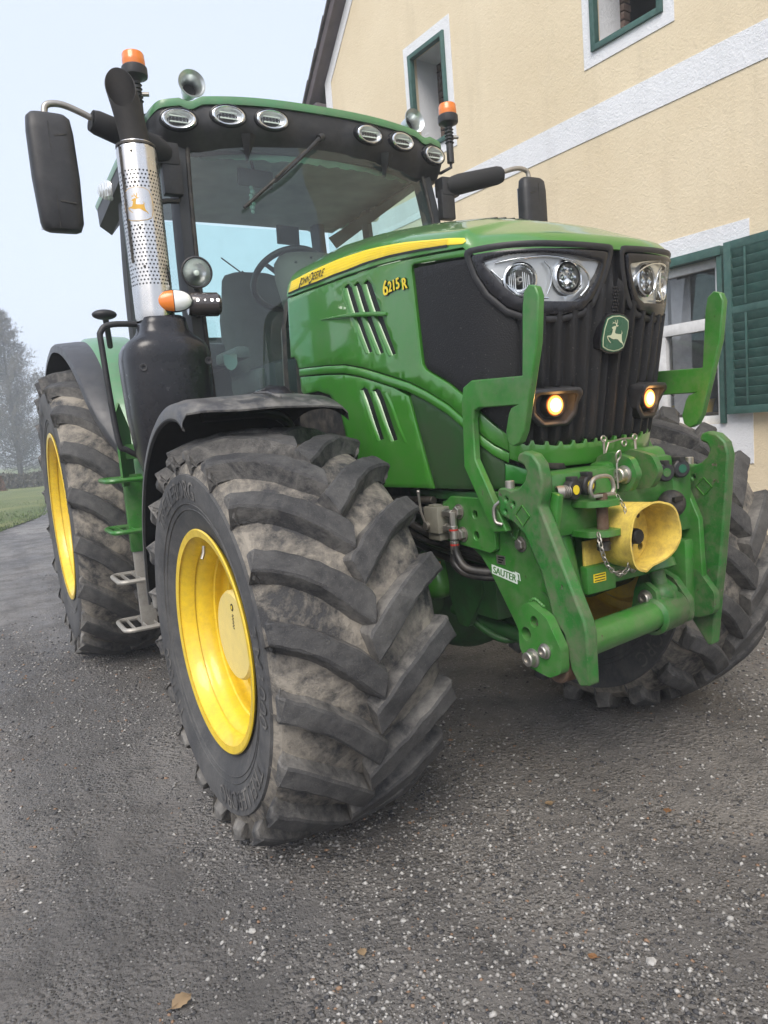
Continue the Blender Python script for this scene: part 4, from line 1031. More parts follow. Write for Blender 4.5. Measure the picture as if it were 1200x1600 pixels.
# ------------------------------------------------------------------ cab
def loft(b, rows, mat, close=False, caps=False):
    m = len(rows[0]); vs = [p for r in rows for p in r]; fs = []
    for i in range(len(rows)-1):
        for j in range(m if close else m-1): fs.append((i*m+j, i*m+(j+1) % m, (i+1)*m+(j+1) % m, (i+1)*m+j))
    if caps: fs += [tuple(range(m)), tuple((len(rows)-1)*m+j for j in range(m))]
    b.add(vs, fs, mat); return b
def roof_front(x): return 1.015+.085*abs(x/.83)**2.6
def roof_top(x):
    a = abs(x); z = 2.998-.055*(a/.83)**2.5
    z -= .022*max(0, 1-abs(a-.655)/.045)**.7
    return z
def roof_bot(x): return 2.775-.02*abs(x/.83)**2-.012*max(0, 1-abs(abs(x)-.62)/.1)
def sq(a, n=18, r=2.6):
    return a
def build_cab():
    # --- roof
    W = .845; X = [W*sin(pi/2*t) for t in np.linspace(-1, 1, 81)]
    rows = []
    for x in X:
        k = abs(x)/W; y0 = roof_front(x)+.16*max(0, (k-.9)/.1)**3; zt = roof_top(x)-.03*max(0, (k-.93)/.07)**2
        y1 = 2.60-.25*max(0, (k-.8)/.2)**2
        r = []
        for q in (0, .02, .08, .2, .4, .6, .8, .93, 1.):
            y = y0-.012+(y1-y0)*q; z = zt+.006+(.075*(1-k**3))*sin(pi*min(1, q*1.05+.02))*.9; r.append(V((x*(1+.02*sin(pi*q)), y, z)))
        rows.append([V((x, y0+.012, zt-.030)), V((x, y0-.014, zt-.028)), V((x, y0-.018, zt-.012))]+r+[V((x, y1+.02, zt-.08))])
    b = MB(); loft(b, rows, 'green_roof'); rf = b.build('roof', TR, angle=50)
    # underside and side skirt
    b = MB(); rows = []
    for x in X:
        k = abs(x)/W; y0 = roof_front(x)+.16*max(0, (k-.9)/.1)**3; zt = roof_top(x)-.03; zb = roof_bot(x)+.05*max(0, (k-.93)/.07)
        pod = 0
        for lx in (.272, .485, .715): pod = max(pod, max(0, 1-((abs(x)-lx)/.115)**2))
        r = [V((x, y0-.004, zt))]
        for q in (.12, .3, .5, .7, .9, 1.):
            bul = -.030*sin(pi*min(1, q*1.1))*(.35+.65*pod**.5); r.append(V((x, y0+bul+.05*q*q, zt+(zb-zt)*q)))
        r += [V((x, y0+.10, zb-.006)), V((x, y0+.22, zb+.05))]
        rows.append(r)
    loft(b, rows, 'black_plastic'); vis = b.build('roof_visor', TR, angle=45)
    b = MB(); loft(b, [[V((x, y, 2.862-.012*(abs(x)/.8)**2)) for x in np.linspace(-.80, .80, 17)] for y in (1.22, 1.6, 2.1, 2.55)], 'liner_grey'); b.build('headliner', TR, angle=60)
    for s in (-1, 1): # side skirt
        b = MB(); r1 = []
        for y in np.linspace(1.25, 2.5, 16):
            t = (y-1.25)/1.25; zz = 2.905-.02*t
            r1.append([V((s*.835, y, zz+.02)), V((s*.872, y, zz)), V((s*.868, y, zz-.06-.05*t)), V((s*.80, y, zz-.10-.06*t)), V((s*.74, y, 2.80))])
        loft(b, r1, 'black_plastic'); b.build('roof_skirt', TR, angle=40)
        b = MB(); r1 = []
        for y in np.linspace(1.22, 2.5, 16): 
            zz = 2.925-.012*abs(y-1.8); r1.append([V((s*.80, y, zz+.04)), V((s*.868, y, zz+.01)), V((s*.882, y, zz-.02)), V((s*.874, y, zz-.045))])
        loft(b, r1, 'green_roof'); b.build('roof_edge', TR, angle=50)
        # rear side lamp
        b = MB(); b.lathe([(0, .018), (.035, .014), (.05, .0), (.055, -.03)], 'lamp_lens', (s*.885, 2.02, 2.845), (s*.75, -.62, -.15), 28, 1.5); b.build('side_lamp', vis)
    # six oval work lamps
    for s in (-1, 1):
        for lx, lz, ly in ((.272, 2.903, 1.0), (.487, 2.900, 1.0), (.717, 2.868, 1.025)):
            c = V((s*lx, roof_front(lx)-.024, lz)); ax = V((s*lx*.35, -1, -.12)).normalized()
            b = MB(); b.lathe([(.052, -.05), (.0515, .0), (.050, .006), (.047, .008), (.0445, .006), (.043, .0)], 'black_gloss', c, ax, 40, 1.75)
            wl = b.build('work_lamp', vis, angle=40)
            b = MB(); b.lathe([(.0435, .008), (.040, .012), (.036, .010)], 'reflector_chrome', c, ax, 40, 1.78)
            b.lathe([(.036, .010), (.030, -.004), (.012, -.012), (0, -.012)], 'reflector_paint', c, ax, 40, 1.82); b.build('reflector', wl, angle=50)
            b = MB(); e1 = ax.cross(V((0, 0, 1))).normalized()
            for q in (-1, 1):
                b.box(c+V((0, 0, q*.013))+ax*.002, (.085, .004, .005), 'decal_white')
                for j in range(-3, 4): b.box(c+V((0, 0, q*.010))+e1*j*.016+ax*.001, (.0015, .003, .014), 'reflector_paint')
            b.build('led_bar', wl, angle=30)
            b = MB(); b.lathe([(0, .016), (.022, .0155), (.038, .012), (.0435, .008)], 'lamp_glass', c, ax, 40, 1.8); b.build('lens', wl, angle=60)
    # visor brow brackets
    for x in (-.39, .39):
        b = MB(); loft(b, [[V((x-.04+.012*k, roof_front(x)-.005+.02*k, 2.83-.035*k)), V((x, roof_front(x)-.03+.02*k, 2.83-.037*k)), V((x+.04-.012*k, roof_front(x)-.005+.02*k, 2.83-.035*k))] for k in range(4)], 'black_plastic'); b.build('visor_clip', vis, angle=50)
    # sunblind seen under the visor, green tinted strip
    # --- pillars
    def pillar(name, P, w, d, mat='cab_dark'):
        b = MB(); rows = []
        pp = catmull([V(p) for p in P], 6)
        for p in pp:
            rows.append([p+V((-w/2, -d*.2, 0)), p+V((-w*.3, -d/2, 0)), p+V((w*.3, -d/2, 0)), p+V((w/2, -d*.2, 0)), p+V((w/2, d/2, 0)), p+V((-w/2, d/2, 0))])
        loft(b, rows, mat, close=True, caps=True); return b.build(name, TR, angle=35)
    for s in (-1, 1):
        ap = pillar('front_pillar', [(s*.690, 1.175, 2.86), (s*.722, 1.125, 2.55), (s*.742, 1.075, 2.15), (s*.752, 1.02, 1.75), (s*.755, .98, 1.30)], .082, .09)
        b = MB()
        b.tube([(s*.664, 1.128, 2.84), (s*.690, 1.078, 2.55), (s*.708, 1.028, 2.15), (s*.717, .975, 1.75), (s*.72, .935, 1.32)], .011, 'rubber', 8, smooth=5)
        b.build('seal', ap)
        pillar('door_post', [(s*.80, 2.02, 2.86), (s*.825, 2.02, 2.4), (s*.835, 2.00, 2.0), (s*.83, 1.98, 1.45)], .05, .07)
        pillar('rear_pillar', [(s*.62, 2.42, 2.86), (s*.66, 2.46, 2.4), (s*.70, 2.48, 1.9), (s*.70, 2.48, 1.5)], .08, .10)
        # door glass
        b = MB(); rows = []
        for z in np.linspace(1.46, 2.84, 12):
            q = (z-1.46)/1.38; bul = .02*sin(pi*q); xa = np.interp(z, [1.3, 1.75, 2.15, 2.55, 2.86], [.765, .765, .757, .737, .70]); ya = float(np.interp(z, [1.3, 1.75, 2.15, 2.55, 2.86], [1.02, 1.06, 1.11, 1.16, 1.21]))
            rows.append([V((s*(xa+(.825-xa)*t+.022*sin(pi*t)+bul*.6), ya+(2.0-ya)*t, z)) for t in np.linspace(0, 1, 10)])
        loft(b, rows, 'side_glass'); b.build('door_glass', TR, angle=60)
        b = MB(); loft(b, [[V((s*.83, 2.04, z)), V((s*.78, 2.25, z)), V((s*.70, 2.42, z))] for z in (1.6, 2.2, 2.83)], 'side_glass'); b.build('quarter_glass', TR, angle=60)
        # lower door
        b = MB(); loft(b, [[V((s*.765, 1.0, 1.14)), V((s*.83, 1.5, 1.12)), V((s*.83, 2.0, 1.12))], [V((s*.77, 1.02, 1.45)), V((s*.838, 1.5, 1.46)), V((s*.838, 2.0, 1.48))]], 'cab_dark'); b.build('door_panel', TR, angle=40)
    # --- windscreen
    b = MB(); rows = []
    for z in np.linspace(1.40, 2.82, 22):
        xe = float(np.interp(z, [1.3, 1.75, 2.15, 2.55, 2.86], [.722, .716, .706, .686, .655])); ye = float(np.interp(z, [1.3, 1.75, 2.15, 2.55, 2.86], [.94, .975, 1.03, 1.08, 1.14]))
        rows.append([V((xe*t, ye-.085*(1-abs(t)**2.2), z)) for t in np.linspace(-1, 1, 33)])
    loft(b, rows, 'cab_glass'); ws = b.build('windscreen', TR, angle=60)
    # scuffed sunstrip at its top
    b = MB(); loft(b, [[V((.60*t, .99+.10*abs(t)**2.2+dy, z-.030*abs(noise.noise(V((t*6, 0, 3))))-.012*abs(noise.noise(V((t*17, 1, 3)))))) for t in np.linspace(-1, 1, 81)] for z, dy in ((2.80, .08), (2.745, .07))], 'sunstrip'); b.build('sun_strip', ws, angle=60)
    b = MB()
    put_shape(b, [(-.030, .035), (.030, .035), (.030, -.01), (.018, -.032), (0, -.042), (-.018, -.032), (-.030, -.01)], 'decal_mint', lambda x, z: V((-.62+x, .955-x*.3, 1.74+z)))
    b.build('inspection_sticker', ws)
    # rear window and back wall
    b = MB(); loft(b, [[V((x, 2.47+.03*(1-(x/.62)**2), z)) for x in np.linspace(-.62, .62, 9)] for z in (1.62, 2.2, 2.83)], 'side_glass'); b.build('rear_window', TR, angle=60)
    b = MB(); b.box((0, 2.44, 1.62), (1.42, .06, .90), 'cab_grey', bev=.02); b.box((-.45, 2.2, 1.90), (.42, .40, .16), 'cab_dark', bev=.05); b.box((.2, 1.6, 1.55), (.9, .5, .5), 'cab_dark', bev=.08); b.box((0, 1.75, 1.20), (1.6, 1.5, .10), 'cab_dark', bev=.02); b.box((0, 1.03, 1.36), (1.46, .08, .36), 'cab_dark', bev=.02)
    b.build('cab_floor', TR)
    # wiper
    b = MB()
    b.tube([(-.03, .985, 2.84), (-.16, .945, 2.72), (-.30, .965, 2.60)], [.011, .009, .007], 'black_plastic', 8, smooth=4)
    b.tube([(-.10, .958, 2.775), (-.28, .962, 2.625), (-.46, .995, 2.475)], .0085, 'rubber', 8, smooth=3)
    b.tube([(-.12, .953, 2.765), (-.30, .950, 2.615)], .006, 'dark_steel', 6)
    b.tube([(-.03, .99, 2.845), (.0, 1.0, 2.86)], .018, 'black_plastic', 12)
    b.build('wiper', TR)
    # rear wiper and cable seen through the glass
    b = MB(); b.tube([(.02, 2.44, 2.52), (.20, 2.44, 2.36), (.36, 2.44, 2.19)], .007, 'rubber', 6); b.tube([(-.12, 2.43, 2.60), (.12, 2.43, 2.43), (.33, 2.43, 2.20)], .005, 'rubber', 6); b.build('rear_wiper', TR)
    # --- interior
    b = MB(); rows = []
    for z, w, d, y in ((1.70, .22, .05, 1.98), (1.74, .25, .07, 1.985), (1.85, .27, .075, 2.0), (2.0, .275, .08, 2.03), (2.12, .265, .08, 2.06), (2.20, .245, .078, 2.08), (2.27, .225, .07, 2.10), (2.33, .215, .065, 2.11), (2.38, .205, .06, 2.12), (2.415, .18, .05, 2.13), (2.435, .12, .03, 2.135), (2.44, .05, .01, 2.14)):
        rows.append([V((-.03+w*cos(a)*(abs(cos(a))**-.35 if abs(cos(a)) > .05 else 1), y+d*sin(a), z)) for a in np.linspace(0, 2*pi, 28, endpoint=False)])
    loft(b, rows, 'seat_cloth', close=True, caps=True); st = b.build('seat', TR, angle=60)
    b = MB(); b.box((-.03, 1.76, 1.70), (.52, .52, .14), 'seat_cloth', bev=.05); b.box((-.03, 1.78, 1.48), (.40, .40, .34), 'cab_dark', bev=.03); b.build('cushion', st, angle=50)
    for s in (-1, 1):
        b = MB(); b.box((-.03+s*.31, 1.76, 1.86), (.09, .40, .07), 'cab_grey', bev=.025); b.build('armrest', st, angle=50)
    b = MB(); c = V((.0, 1.58, 2.275)); ax = V((0, .62, .78)).normalized(); e1 = V((1, 0, 0)); e2 = ax.cross(e1)
    b.tube([c+(e1*cos(t)+e2*sin(t))*.220 for t in np.linspace(0, 2*pi, 48, endpoint=False)], .019, 'decal_black', 10, closed=True)
    sw = b.build('steering_wheel', TR, angle=60)
    b = MB()
    for t in (radians(90), radians(210), radians(330)): b.tube([c-ax*.03, c+(e1*cos(t)+e2*sin(t))*.205], [.020, .012], 'cab_dark', 8)
    b.lathe([(0, .01), (.05, .005), (.055, -.03), (.03, -.08)], 'cab_dark', c, ax, 24); b.build('spoke', sw)
    b = MB(); rows = []
    for z, w, d, y in ((1.40, .16, .12, 1.34), (1.9, .17, .12, 1.38), (2.10, .20, .12, 1.40), (2.24, .225, .12, 1.42), (2.33, .215, .11, 1.44), (2.385, .17, .09, 1.46), (2.40, .10, .05, 1.47)):
        rows.append([V((.07+w*cos(a)*(abs(cos(a))**-.3 if abs(cos(a)) > .05 else 1), y+d*sin(a), z)) for a in np.linspace(0, 2*pi, 28, endpoint=False)])
    loft(b, rows, 'cab_brown', close=True, caps=True)
    for k in range(4): b.lathe([(0, .004), (.007, .003), (.007, -.004)], 'rubber', (-.06+.09*k, 1.325+.01*abs(k-1.5), 2.35-.014*abs(k-1.5)**2), (0, -.8, .5), 12)
    b.build('dashboard', TR, angle=60)
    b = MB(); b.box((.285, 2.2, 2.71), (.165, .03, .12), 'cab_dark', Euler((.05, 0, .15)).to_matrix(), .006); b.tube([(.31, 2.22, 2.66), (.40, 2.3, 2.5), (.5, 2.35, 2.3)], .012, 'cab_dark', 8); b.build('monitor', TR)
    b = MB(); b.box((.56, 1.70, 1.85), (.22, .62, .30), 'cab_dark', bev=.04); b.build('side_console', TR, angle=50)
    b = MB(); b.box((-.30, 1.22, 2.70), (.20, .02, .085), 'cab_dark', Euler((.2, 0, .1)).to_matrix(), .01); b.tube([(-.30, 1.23, 2.74), (-.30, 1.28, 2.86)], .008, 'cab_dark', 8); im = b.build('inner_mirror', TR)
    b = MB()
    for k in range(7): b.sphere((-.335+.006*sin(k*2), 1.20, 2.645-.020*k), .011+.003*(k % 2), 'decal_mint', 8, (1, .4, 1))
    b.tube([(-.335, 1.20, 2.70), (-.335, 1.20, 2.64)], .0015, 'rubber', 5); b.build('pendant', im)
    b = MB()
    for k in range(5): b.sphere((-.05+.018*sin(k*3.), 1.28+.01*cos(k*2), 1.98-.026*k), .018, 'leaf_orange' if k < 2 else 'cab_brown', 8, (1, .5, 1.2))
    # cowl between bonnet and screen
    b = MB(); rows = []
    for y, sx, zt in ((.76, .405, 2.13), (.80, .41, 2.13), (.84, .40, 2.10), (.92, .36, 2.00)):
        pr = [(-1, 0), (-1.02, .35), (-.99, .68), (-.92, .82), (-.70, .93), (-.3, 1.), (.3, 1.), (.70, .93), (.92, .82), (.99, .68), (1.02, .35), (1, 0)]
        rows.append([V((sx*p, y, 1.35+(zt-1.35)*q)) for p, q in pr])
    loft(b, rows[:2], 'rubber'); loft(b, rows[1:], 'cab_grey'); b.build('cowl', TR, angle=40)
    b = MB(); b.tube([(-.40, .80, 1.46), (-.47, .84, 1.52), (-.60, .90, 1.42), (-.66, .92, 1.25)], [.10, .095, .09, .08], 'black_gloss', 20, smooth=4); b.build('air_duct', TR)
simple('green_roof', (.075, .235, .095), .35, dust=.25, var=.08, coat=.5)
simple('decal_mint', (.16, .25, .22), .5)
simple('liner_grey', (.26, .30, .32), .8)
simple('horn_metal', (.62, .66, .66), .3, metal=.85, dust=.2)
simple('cab_brown', (.12, .115, .095), .7, var=.1)
simple('sunstrip', (.06, .12, .08), .6, var=.2)
build_cab()

# ------------------------------------------------------------------ exhaust, air cleaner, mirrors, beacons, horns
def build_outfit():
    # exhaust stack
    cx, cy = -.972, .86; zb, zt = 1.93, 2.645; R = .084
    b = MB(); N = 72; prof = []
    def ring(z, r=R): return [V((cx+r*cos(2*pi*k/N), cy+r*sin(2*pi*k/N), z)) for k in range(N)]
    # faceted sleeve: slightly polygonal around
    def rr(k): return R*(1+.012*cos(10*2*pi*k/N))
    rows = []
    for z, sc in ((zb-.02, .97), (zb, 1.0), (zb+.02, 1.), (zt-.03, 1.), (zt, .93), (zt+.006, .90)):
        rows.append([V((cx+rr(k)*sc*cos(2*pi*k/N), cy+rr(k)*sc*sin(2*pi*k/N), z)) for k in range(N)])
    loft(b, rows, 'stainless', close=True); sl = b.build('exhaust_shield', TR, angle=40)
    # holes
    b = MB(); na = 34; dz = .0160; nz = int((zt-.10-(zb+.13))/dz)
    for j in range(nz):
        z = zb+.13+j*dz
        for k in range(na):
            a = 2*pi*(k+.5*(j % 2))/na; dirv = V((cos(a), sin(a), 0))
            if dirv.y > .35: continue
            ang = (a+pi/2-(-.55)) % (2*pi)
            da = atan2(sin(a-radians(243)), cos(a-radians(243)))
            if ((da*R/.066)**4+((z-2.385)/.074)**4) < 1.0: continue
            if abs(atan2(sin(a-radians(206)), cos(a-radians(206)))) < .06: continue
            kk = a/(2*pi)*N; r = R*(1+.012*cos(10*a))+.0006
            b.lathe([(0, 0), (.0040, 0)], 'decal_black', V((cx, cy, z))+dirv*r, dirv, 8)
    b.build('perforation', sl, smooth=False)['kind'] = 'stuff'
    # seam strip, rivets
    b = MB(); a = radians(206); d = V((cos(a), sin(a), 0)); 
    b.box(V((cx, cy, (zb+zt)/2+.10))+d*(R+.001), (.006, .010, zt-zb-.24), 'dark_steel', Matrix((d, V((0, 0, 1)).cross(d), V((0, 0, 1)))).transposed())
    for z in (2.13, 2.29, 2.475, 2.60): b.lathe([(0, .003), (.005, .002), (.006, 0)], 'dark_steel', V((cx, cy, z))+V((cos(radians(243)), sin(radians(243)), 0))*(R), (cos(radians(243)), sin(radians(243)), 0), 12)
    b.build('seam_strip', sl)
    # badge plate on the sleeve with gilt deer
    b = MB(); A0 = radians(243)
    def cm(u, v, w): a_ = A0+u/R; return V((cx+(R+.0016+w)*cos(a_), cy+(R+.0016+w)*sin(a_), 2.385+v))
    pl = [(u*.062, v*.070) for u, v in [(-.86, .80), (-.5, .95), (0, 1.), (.5, .95), (.86, .80), (1, .4), (1.04, 0), (1, -.4), (.86, -.80), (.5, -.95), (0, -1), (-.5, -.95), (-.86, -.80), (-1, -.4), (-1.04, 0), (-1, .4)]]
    put = lambda l, mat, w: put_dense(b, l, mat, lambda x, y: cm(x, y, w))
    put(pl, 'decal_gilt', .0006); put([(x*.96, y*.97) for x, y in pl], 'stainless', .0010)
    for l in emblem_shapes(): put([((x-620)*.000165, -(y-700)*.000140) for x, y in l], 'decal_gilt', .0016)
    b.build('deer_plate', sl, angle=60)
    # tail pipe cut at a slant
    b = MB(); rp = .060; rows = []; rin = []
    def cut(a, lean=.0):
        d = V((cos(a), sin(a))); f_ = d.dot(V((-.45, -.89))); return 2.872-.094*f_
    for q in (0, .3, .6, .8, 1.):
        row = []; ri = []
        for k in range(40):
            a = 2*pi*k/40; z1 = cut(a); z = zt-.03+(z1-(zt-.03))*q; sh = (max(0, z-zt)/.22)**1.5*.04
            flare = 1+.10*max(0, (z-zt)/.4)
            row.append(V((cx-sh+rp*flare*cos(a), cy-sh*.6+rp*flare*sin(a), z))); ri.append(V((cx-sh+(rp-.004)*flare*cos(a), cy-sh*.6+(rp-.004)*flare*sin(a), z)))
        rows.append(row); rin.append(ri)
    loft(b, rows, 'exhaust_black', close=True); loft(b, [rows[-1], rin[-1]], 'exhaust_black', close=True); loft(b, rin[::-1], 'exhaust_black', close=True)
    b.lathe([(.084, -.01), (.084, .0), (.06, .004)], 'dark_steel', (cx, cy, zt), (0, 0, 1), 36)
    b.build('exhaust_pipe', TR, angle=40)
    # air cleaner / catalyst housing
    b = MB(); rows = []; c0 = V((-.945, .90, 0))
    for z, ax_, ay_ in ((1.18, .10, .08), (1.26, .145, .12), (1.34, .165, .15), (1.5, .182, .17), (1.66, .188, .18), (1.745, .190, .180), (1.785, .186, .176), (1.812, .172, .162), (1.832, .148, .142), (1.848, .124, .124), (1.866, .110, .112), (1.895, .102, .104), (1.920, .098, .098), (1.93, .084, .084)):
        rows.append([c0+V((copysign(abs(cos(a))**.62, cos(a))*ax_-.02*max(0, (z-1.8)/.13)*0, copysign(abs(sin(a))**.62, sin(a))*ay_-.03*min(1, max(0, (z-1.75)/.15)), z)) for a in np.linspace(0, 2*pi, 48, endpoint=False)])
    loft(b, rows, 'black_gloss', close=True, caps=True)
    can = b.build('filter_housing', TR, angle=50)
    b = MB()
    for x, y, z in ((-1.075, .745, 1.70), (-.80, .72, 1.72)): b.lathe([(0, -.004), (.006, -.004), (.008, .002), (.015, .003), (.017, -.004)], 'black_plastic', (x, y-.012, z), (-.2, -1, 0), 16)
    b.build('bolt', can)
    # lamps by the pillar
    b = MB(); c = V((-.785, .80, 2.115)); ax = V((-.15, -1, -.10)).normalized()
    b.lathe([(.02, -.06), (.05, -.05), (.062, -.02), (.067, 0), (.069, .008), (.064, .012), (.060, .008)], 'black_plastic', c, ax, 40)
    wl = b.build('round_lamp', TR, angle=40)
    b = MB(); b.lathe([(.060, .008), (.056, -.004), (.03, -.026), (0, -.03)], 'reflector_chrome', c, ax, 40); b.lathe([(0, 0), (.012, -.004), (.014, -.03)], 'decal_white', c, ax, 12); b.build('reflector', wl)
    b = MB(); b.lathe([(0, .018), (.03, .016), (.060, .008)], 'lamp_glass', c, ax, 40); b.build('lens', wl, angle=60)
    b = MB(); b.tube([c+V((0, .03, -.06)), c+V((.02, .05, -.11))], .012, 'black_plastic', 8); b.tube([c+V((.0, .04, -.12)), c+V((.05, .22, -.15))], .018, 'black_plastic', 8); b.build('bracket', wl)
    # led cylinder lamp
    b = MB(); c = V((-.765, .805, 1.978)); ax = V((1, -.12, 0)).normalized()
    b.lathe([(0, -.075), (.045, -.073), (.052, -.060), (.052, .058), (.040, .072), (0, .075)], 'bronze_gloss', c, ax, 40); cl = b.build('marker_lamp', TR, angle=40)
    b = MB()
    for k, q in enumerate((-.040, -.008, .022, .048)): b.sphere(c+ax*q+V((0, -.0495, .009)), .0075 if k != 1 else .005, 'led_lit', 20, (1, .5, 1))
    b.build('led', cl)
    # front indicator, amber and clear halves
    b = MB(); c = V((-.905, .775, 1.985)); ax = V((-.25, -1, 0)).normalized(); e1 = V((0, 0, 1)); e2 = ax.cross(e1)
    def dome(mat, x0, x1, w):
        rows = []
        for i in range(13):
            r = []
            x = x0+(x1-x0)*i/12
            for j in range(13):
                yy = -1+2*j/12; h = sqrt(max(0, 1-(abs(x))**2.2))*.044; r.append(c+e2*(-x*.076)+e1*yy*h+ax*(w*sqrt(max(0, 1-x*x*.96))*sqrt(max(0, 1-yy*yy*.9))))
            rows.append(r)
        bb = MB(); loft(bb, rows, mat); return bb
    b.lathe([(0, -.02), (.046, -.02), (.048, 0), (.045, .006)], 'black_plastic', c, ax, 40, 1.70)
    ind = b.build('indicator', TR, angle=40)
    dome('amber', 1, 0.03, .026).build('amber_lens', ind, angle=60) if False else dome('amber', -1, -.02, .026).build('amber_lens', ind, angle=60)
    dome('lamp_lens_clear', .02, 1, .026).build('clear_lens', ind, angle=60)
    # --- mirrors
    for s in (-1, 1):
        b = MB(); x0 = 1.30*s; rows = []
        for z, w, d in ((2.285, .055, .03), (2.292, .072, .045), (2.32, .084, .055), (2.50, .092, .062), (2.68, .090, .058), (2.735, .084, .050), (2.752, .068, .035)):
            tilt = (z-2.5)*.12
            rows.append([V((x0+copysign(abs(cos(a))**.5, cos(a))*w+s*tilt*.12, .92+copysign(abs(sin(a))**.6, sin(a))*d*(1 if sin(a) < 0 else .35), z)) for a in np.linspace(0, 2*pi, 36, endpoint=False)])
        loft(b, rows, 'black_plastic', close=True, caps=True); mi = b.build('mirror', TR, angle=45)
        b = MB(); b.box((x0+s*.012, .862, 2.50), (.002, .004, .42), 'rubber'); b.box((x0-s*.03, .860, 2.395), (.06, .004, .006), 'rubber', Euler((0, .1, 0)).to_matrix()); b.box((x0-s*.03, .862, 2.66), (.05, .004, .006), 'rubber', Euler((0, -.25, 0)).to_matrix()); b.build('trim_line', mi)
        b = MB(); b.box((x0, .945, 2.50), (.155, .004, .40), 'chrome', bev=.0015); b.build('glass', mi)
        # arm: sleeve and bent pipe
        b = MB(); b.tube([(s*.80, 1.05, 2.70), (s*.86, 1.02, 2.715), (s*1.10, .97, 2.770), (s*1.12, .965, 2.775)], [.045, .056, .050, .030], 'black_foam', 18, smooth=3); b.build('arm_sleeve', mi, angle=50)
        b = MB(); b.tube([(s*1.08, .97, 2.770), (s*1.17, .955, 2.800), (s*1.24, .945, 2.815), (s*1.295, .94, 2.805), (s*1.31, .938, 2.77), (s*1.31, .938, 2.70)], .0135, 'zinc', 12, smooth=5); b.build('arm_pipe', mi)
        b = MB(); b.box((s*.80, 1.06, 2.70), (.12, .08, .10), 'black_plastic', bev=.01); b.box((s*.78, 1.05, 2.60), (.09, .05, .16), 'black_plastic', bev=.008)
        b.tube([(s*.76, 1.06, 2.50), (s*.84, 1.02, 2.48), (s*.88, 1.0, 2.44), (s*.90, .99, 2.30)], .012, 'black_plastic', 10, smooth=4); b.build('arm_bracket', mi, angle=40)
        # --- beacon
        bx, by = s*.868, 1.10+(.06 if s < 0 else 0)
        b = MB()
        b.tube([(s*.74, 1.13, 2.80), (s*.80, 1.11, 2.80), (bx, by, 2.835), (bx, by, 2.90)], .009, 'black_plastic', 8)
        b.tube([(bx, by, 2.86), (bx, by, 3.06)], .021, 'black_plastic', 14)
        for k in range(5): b.lathe([(.022, -.004), (.027, 0), (.022, .004)], 'black_plastic', (bx, by, 2.97+.018*k), (0, 0, 1), 18)
        b.lathe([(.020, 0), (.034, .014), (.056, .022), (.058, .030), (.058, .060), (.052, .066), (0, .066)], 'black_plastic', (bx, by, 3.055), (0, 0, 1), 32)
        b.cyl((bx+.02, by-.01, 3.0), (bx+.05, by-.02, 3.0), .010, 'zinc', 10)
        be = b.build('beacon', TR, angle=40)
        b = MB(); b.lathe([(.050, .064), (.052, .085), (.051, .098), (.050, .100), (.050, .116), (.046, .124), (.02, .129), (0, .130)], 'amber', (bx, by, 3.055), (0, 0, 1), 32); b.build('amber_dome', be, angle=30)
        # --- air horn
        hx, hy, hz = s*.625, 1.085, 3.055; ax = V((s*.06, -1, .05)).normalized(); c = V((hx, hy, hz))
        b = MB(); b.lathe([(.006, -.36), (.011, -.34), (.014, -.20), (.024, -.10), (.040, -.03), (.058, -.002), (.064, .004), (.065, .001), (.058, -.003), (.048, -.012), (.042, -.030), (.036, -.085)], 'horn_metal', c, ax, 40); ho = b.build('horn', TR, angle=50)
        b = MB(); b.lathe([(.0, -.07), (.037, -.068)], 'rubber', c, ax, 24); b.lathe([(.045, -.42), (.050, -.40), (.050, -.37), (.0, -.36)], 'chrome', c, ax, 24); b.box(c+V((0, .20, -.035)), (.03, .04, .06), 'dark_steel', bev=.004); b.build('horn_base', ho)
    # --- handrail and steps
    b = MB(); b.tube([(-.98, 1.02, 1.925), (-1.13, 1.02, 1.925), (-1.18, 1.02, 1.895), (-1.185, 1.02, 1.82), (-1.165, 1.02, 1.42), (-1.13, 1.02, 1.36), (-1.02, 1.04, 1.30)], .0135, 'black_plastic', 12, smooth=5); b.build('handrail', TR)
    b = MB()
    b.plate([(0, 0), (.16, 0), (.16, .30), (.06, .44), (0, .38)], [], .012, 'green_cast', ((-1.09, 1.52, 1.17), (.55, .83, 0), (0, 0, 1)))
    b.box((-1.02, 1.6, 1.02), (.10, .05, .42), 'green_cast', bev=.008); b.box((-.9, 1.6, 1.35), (.3, .06, .08), 'green_cast', bev=.01)
    b.box((-1.02, 1.6, .60), (.085, .03, .46), 'step_metal', bev=.005)
    sb = b.build('step_bracket', TR, angle=35)
    for k, (z, m_) in enumerate(((1.205, 'green_cast'), (.935, 'green_cast'), (.67, 'step_metal'), (.41, 'step_metal'))):
        b = MB(); x0 = -1.135+.0*k; pts = rounded([(-.13, -.14), (.20, -.14), (.20, .14), (-.13, .14)], .05, 5)
        b.tube([(x0+.10+p[0], 1.62+p[1], z) for p in pts], .013, m_, 8, closed=True)
        for q in range(4): b.box((x0+.02+.06*q, 1.62, z), (.006, .27, .022), m_, bev=.002)
        b.build('step', sb, angle=40)
    # small round repeater on the fender
    b = MB(); b.sphere((-1.025, 1.80, 2.105), .066, 'black_plastic', 20, (1, .8, .42)); b.tube([(-1.02, 1.81, 2.09), (-1.0, 1.90, 2.02), (-.98, 2.0, 1.96)], .016, 'black_plastic', 8)
    b.build('round_reflector', TR, angle=50)
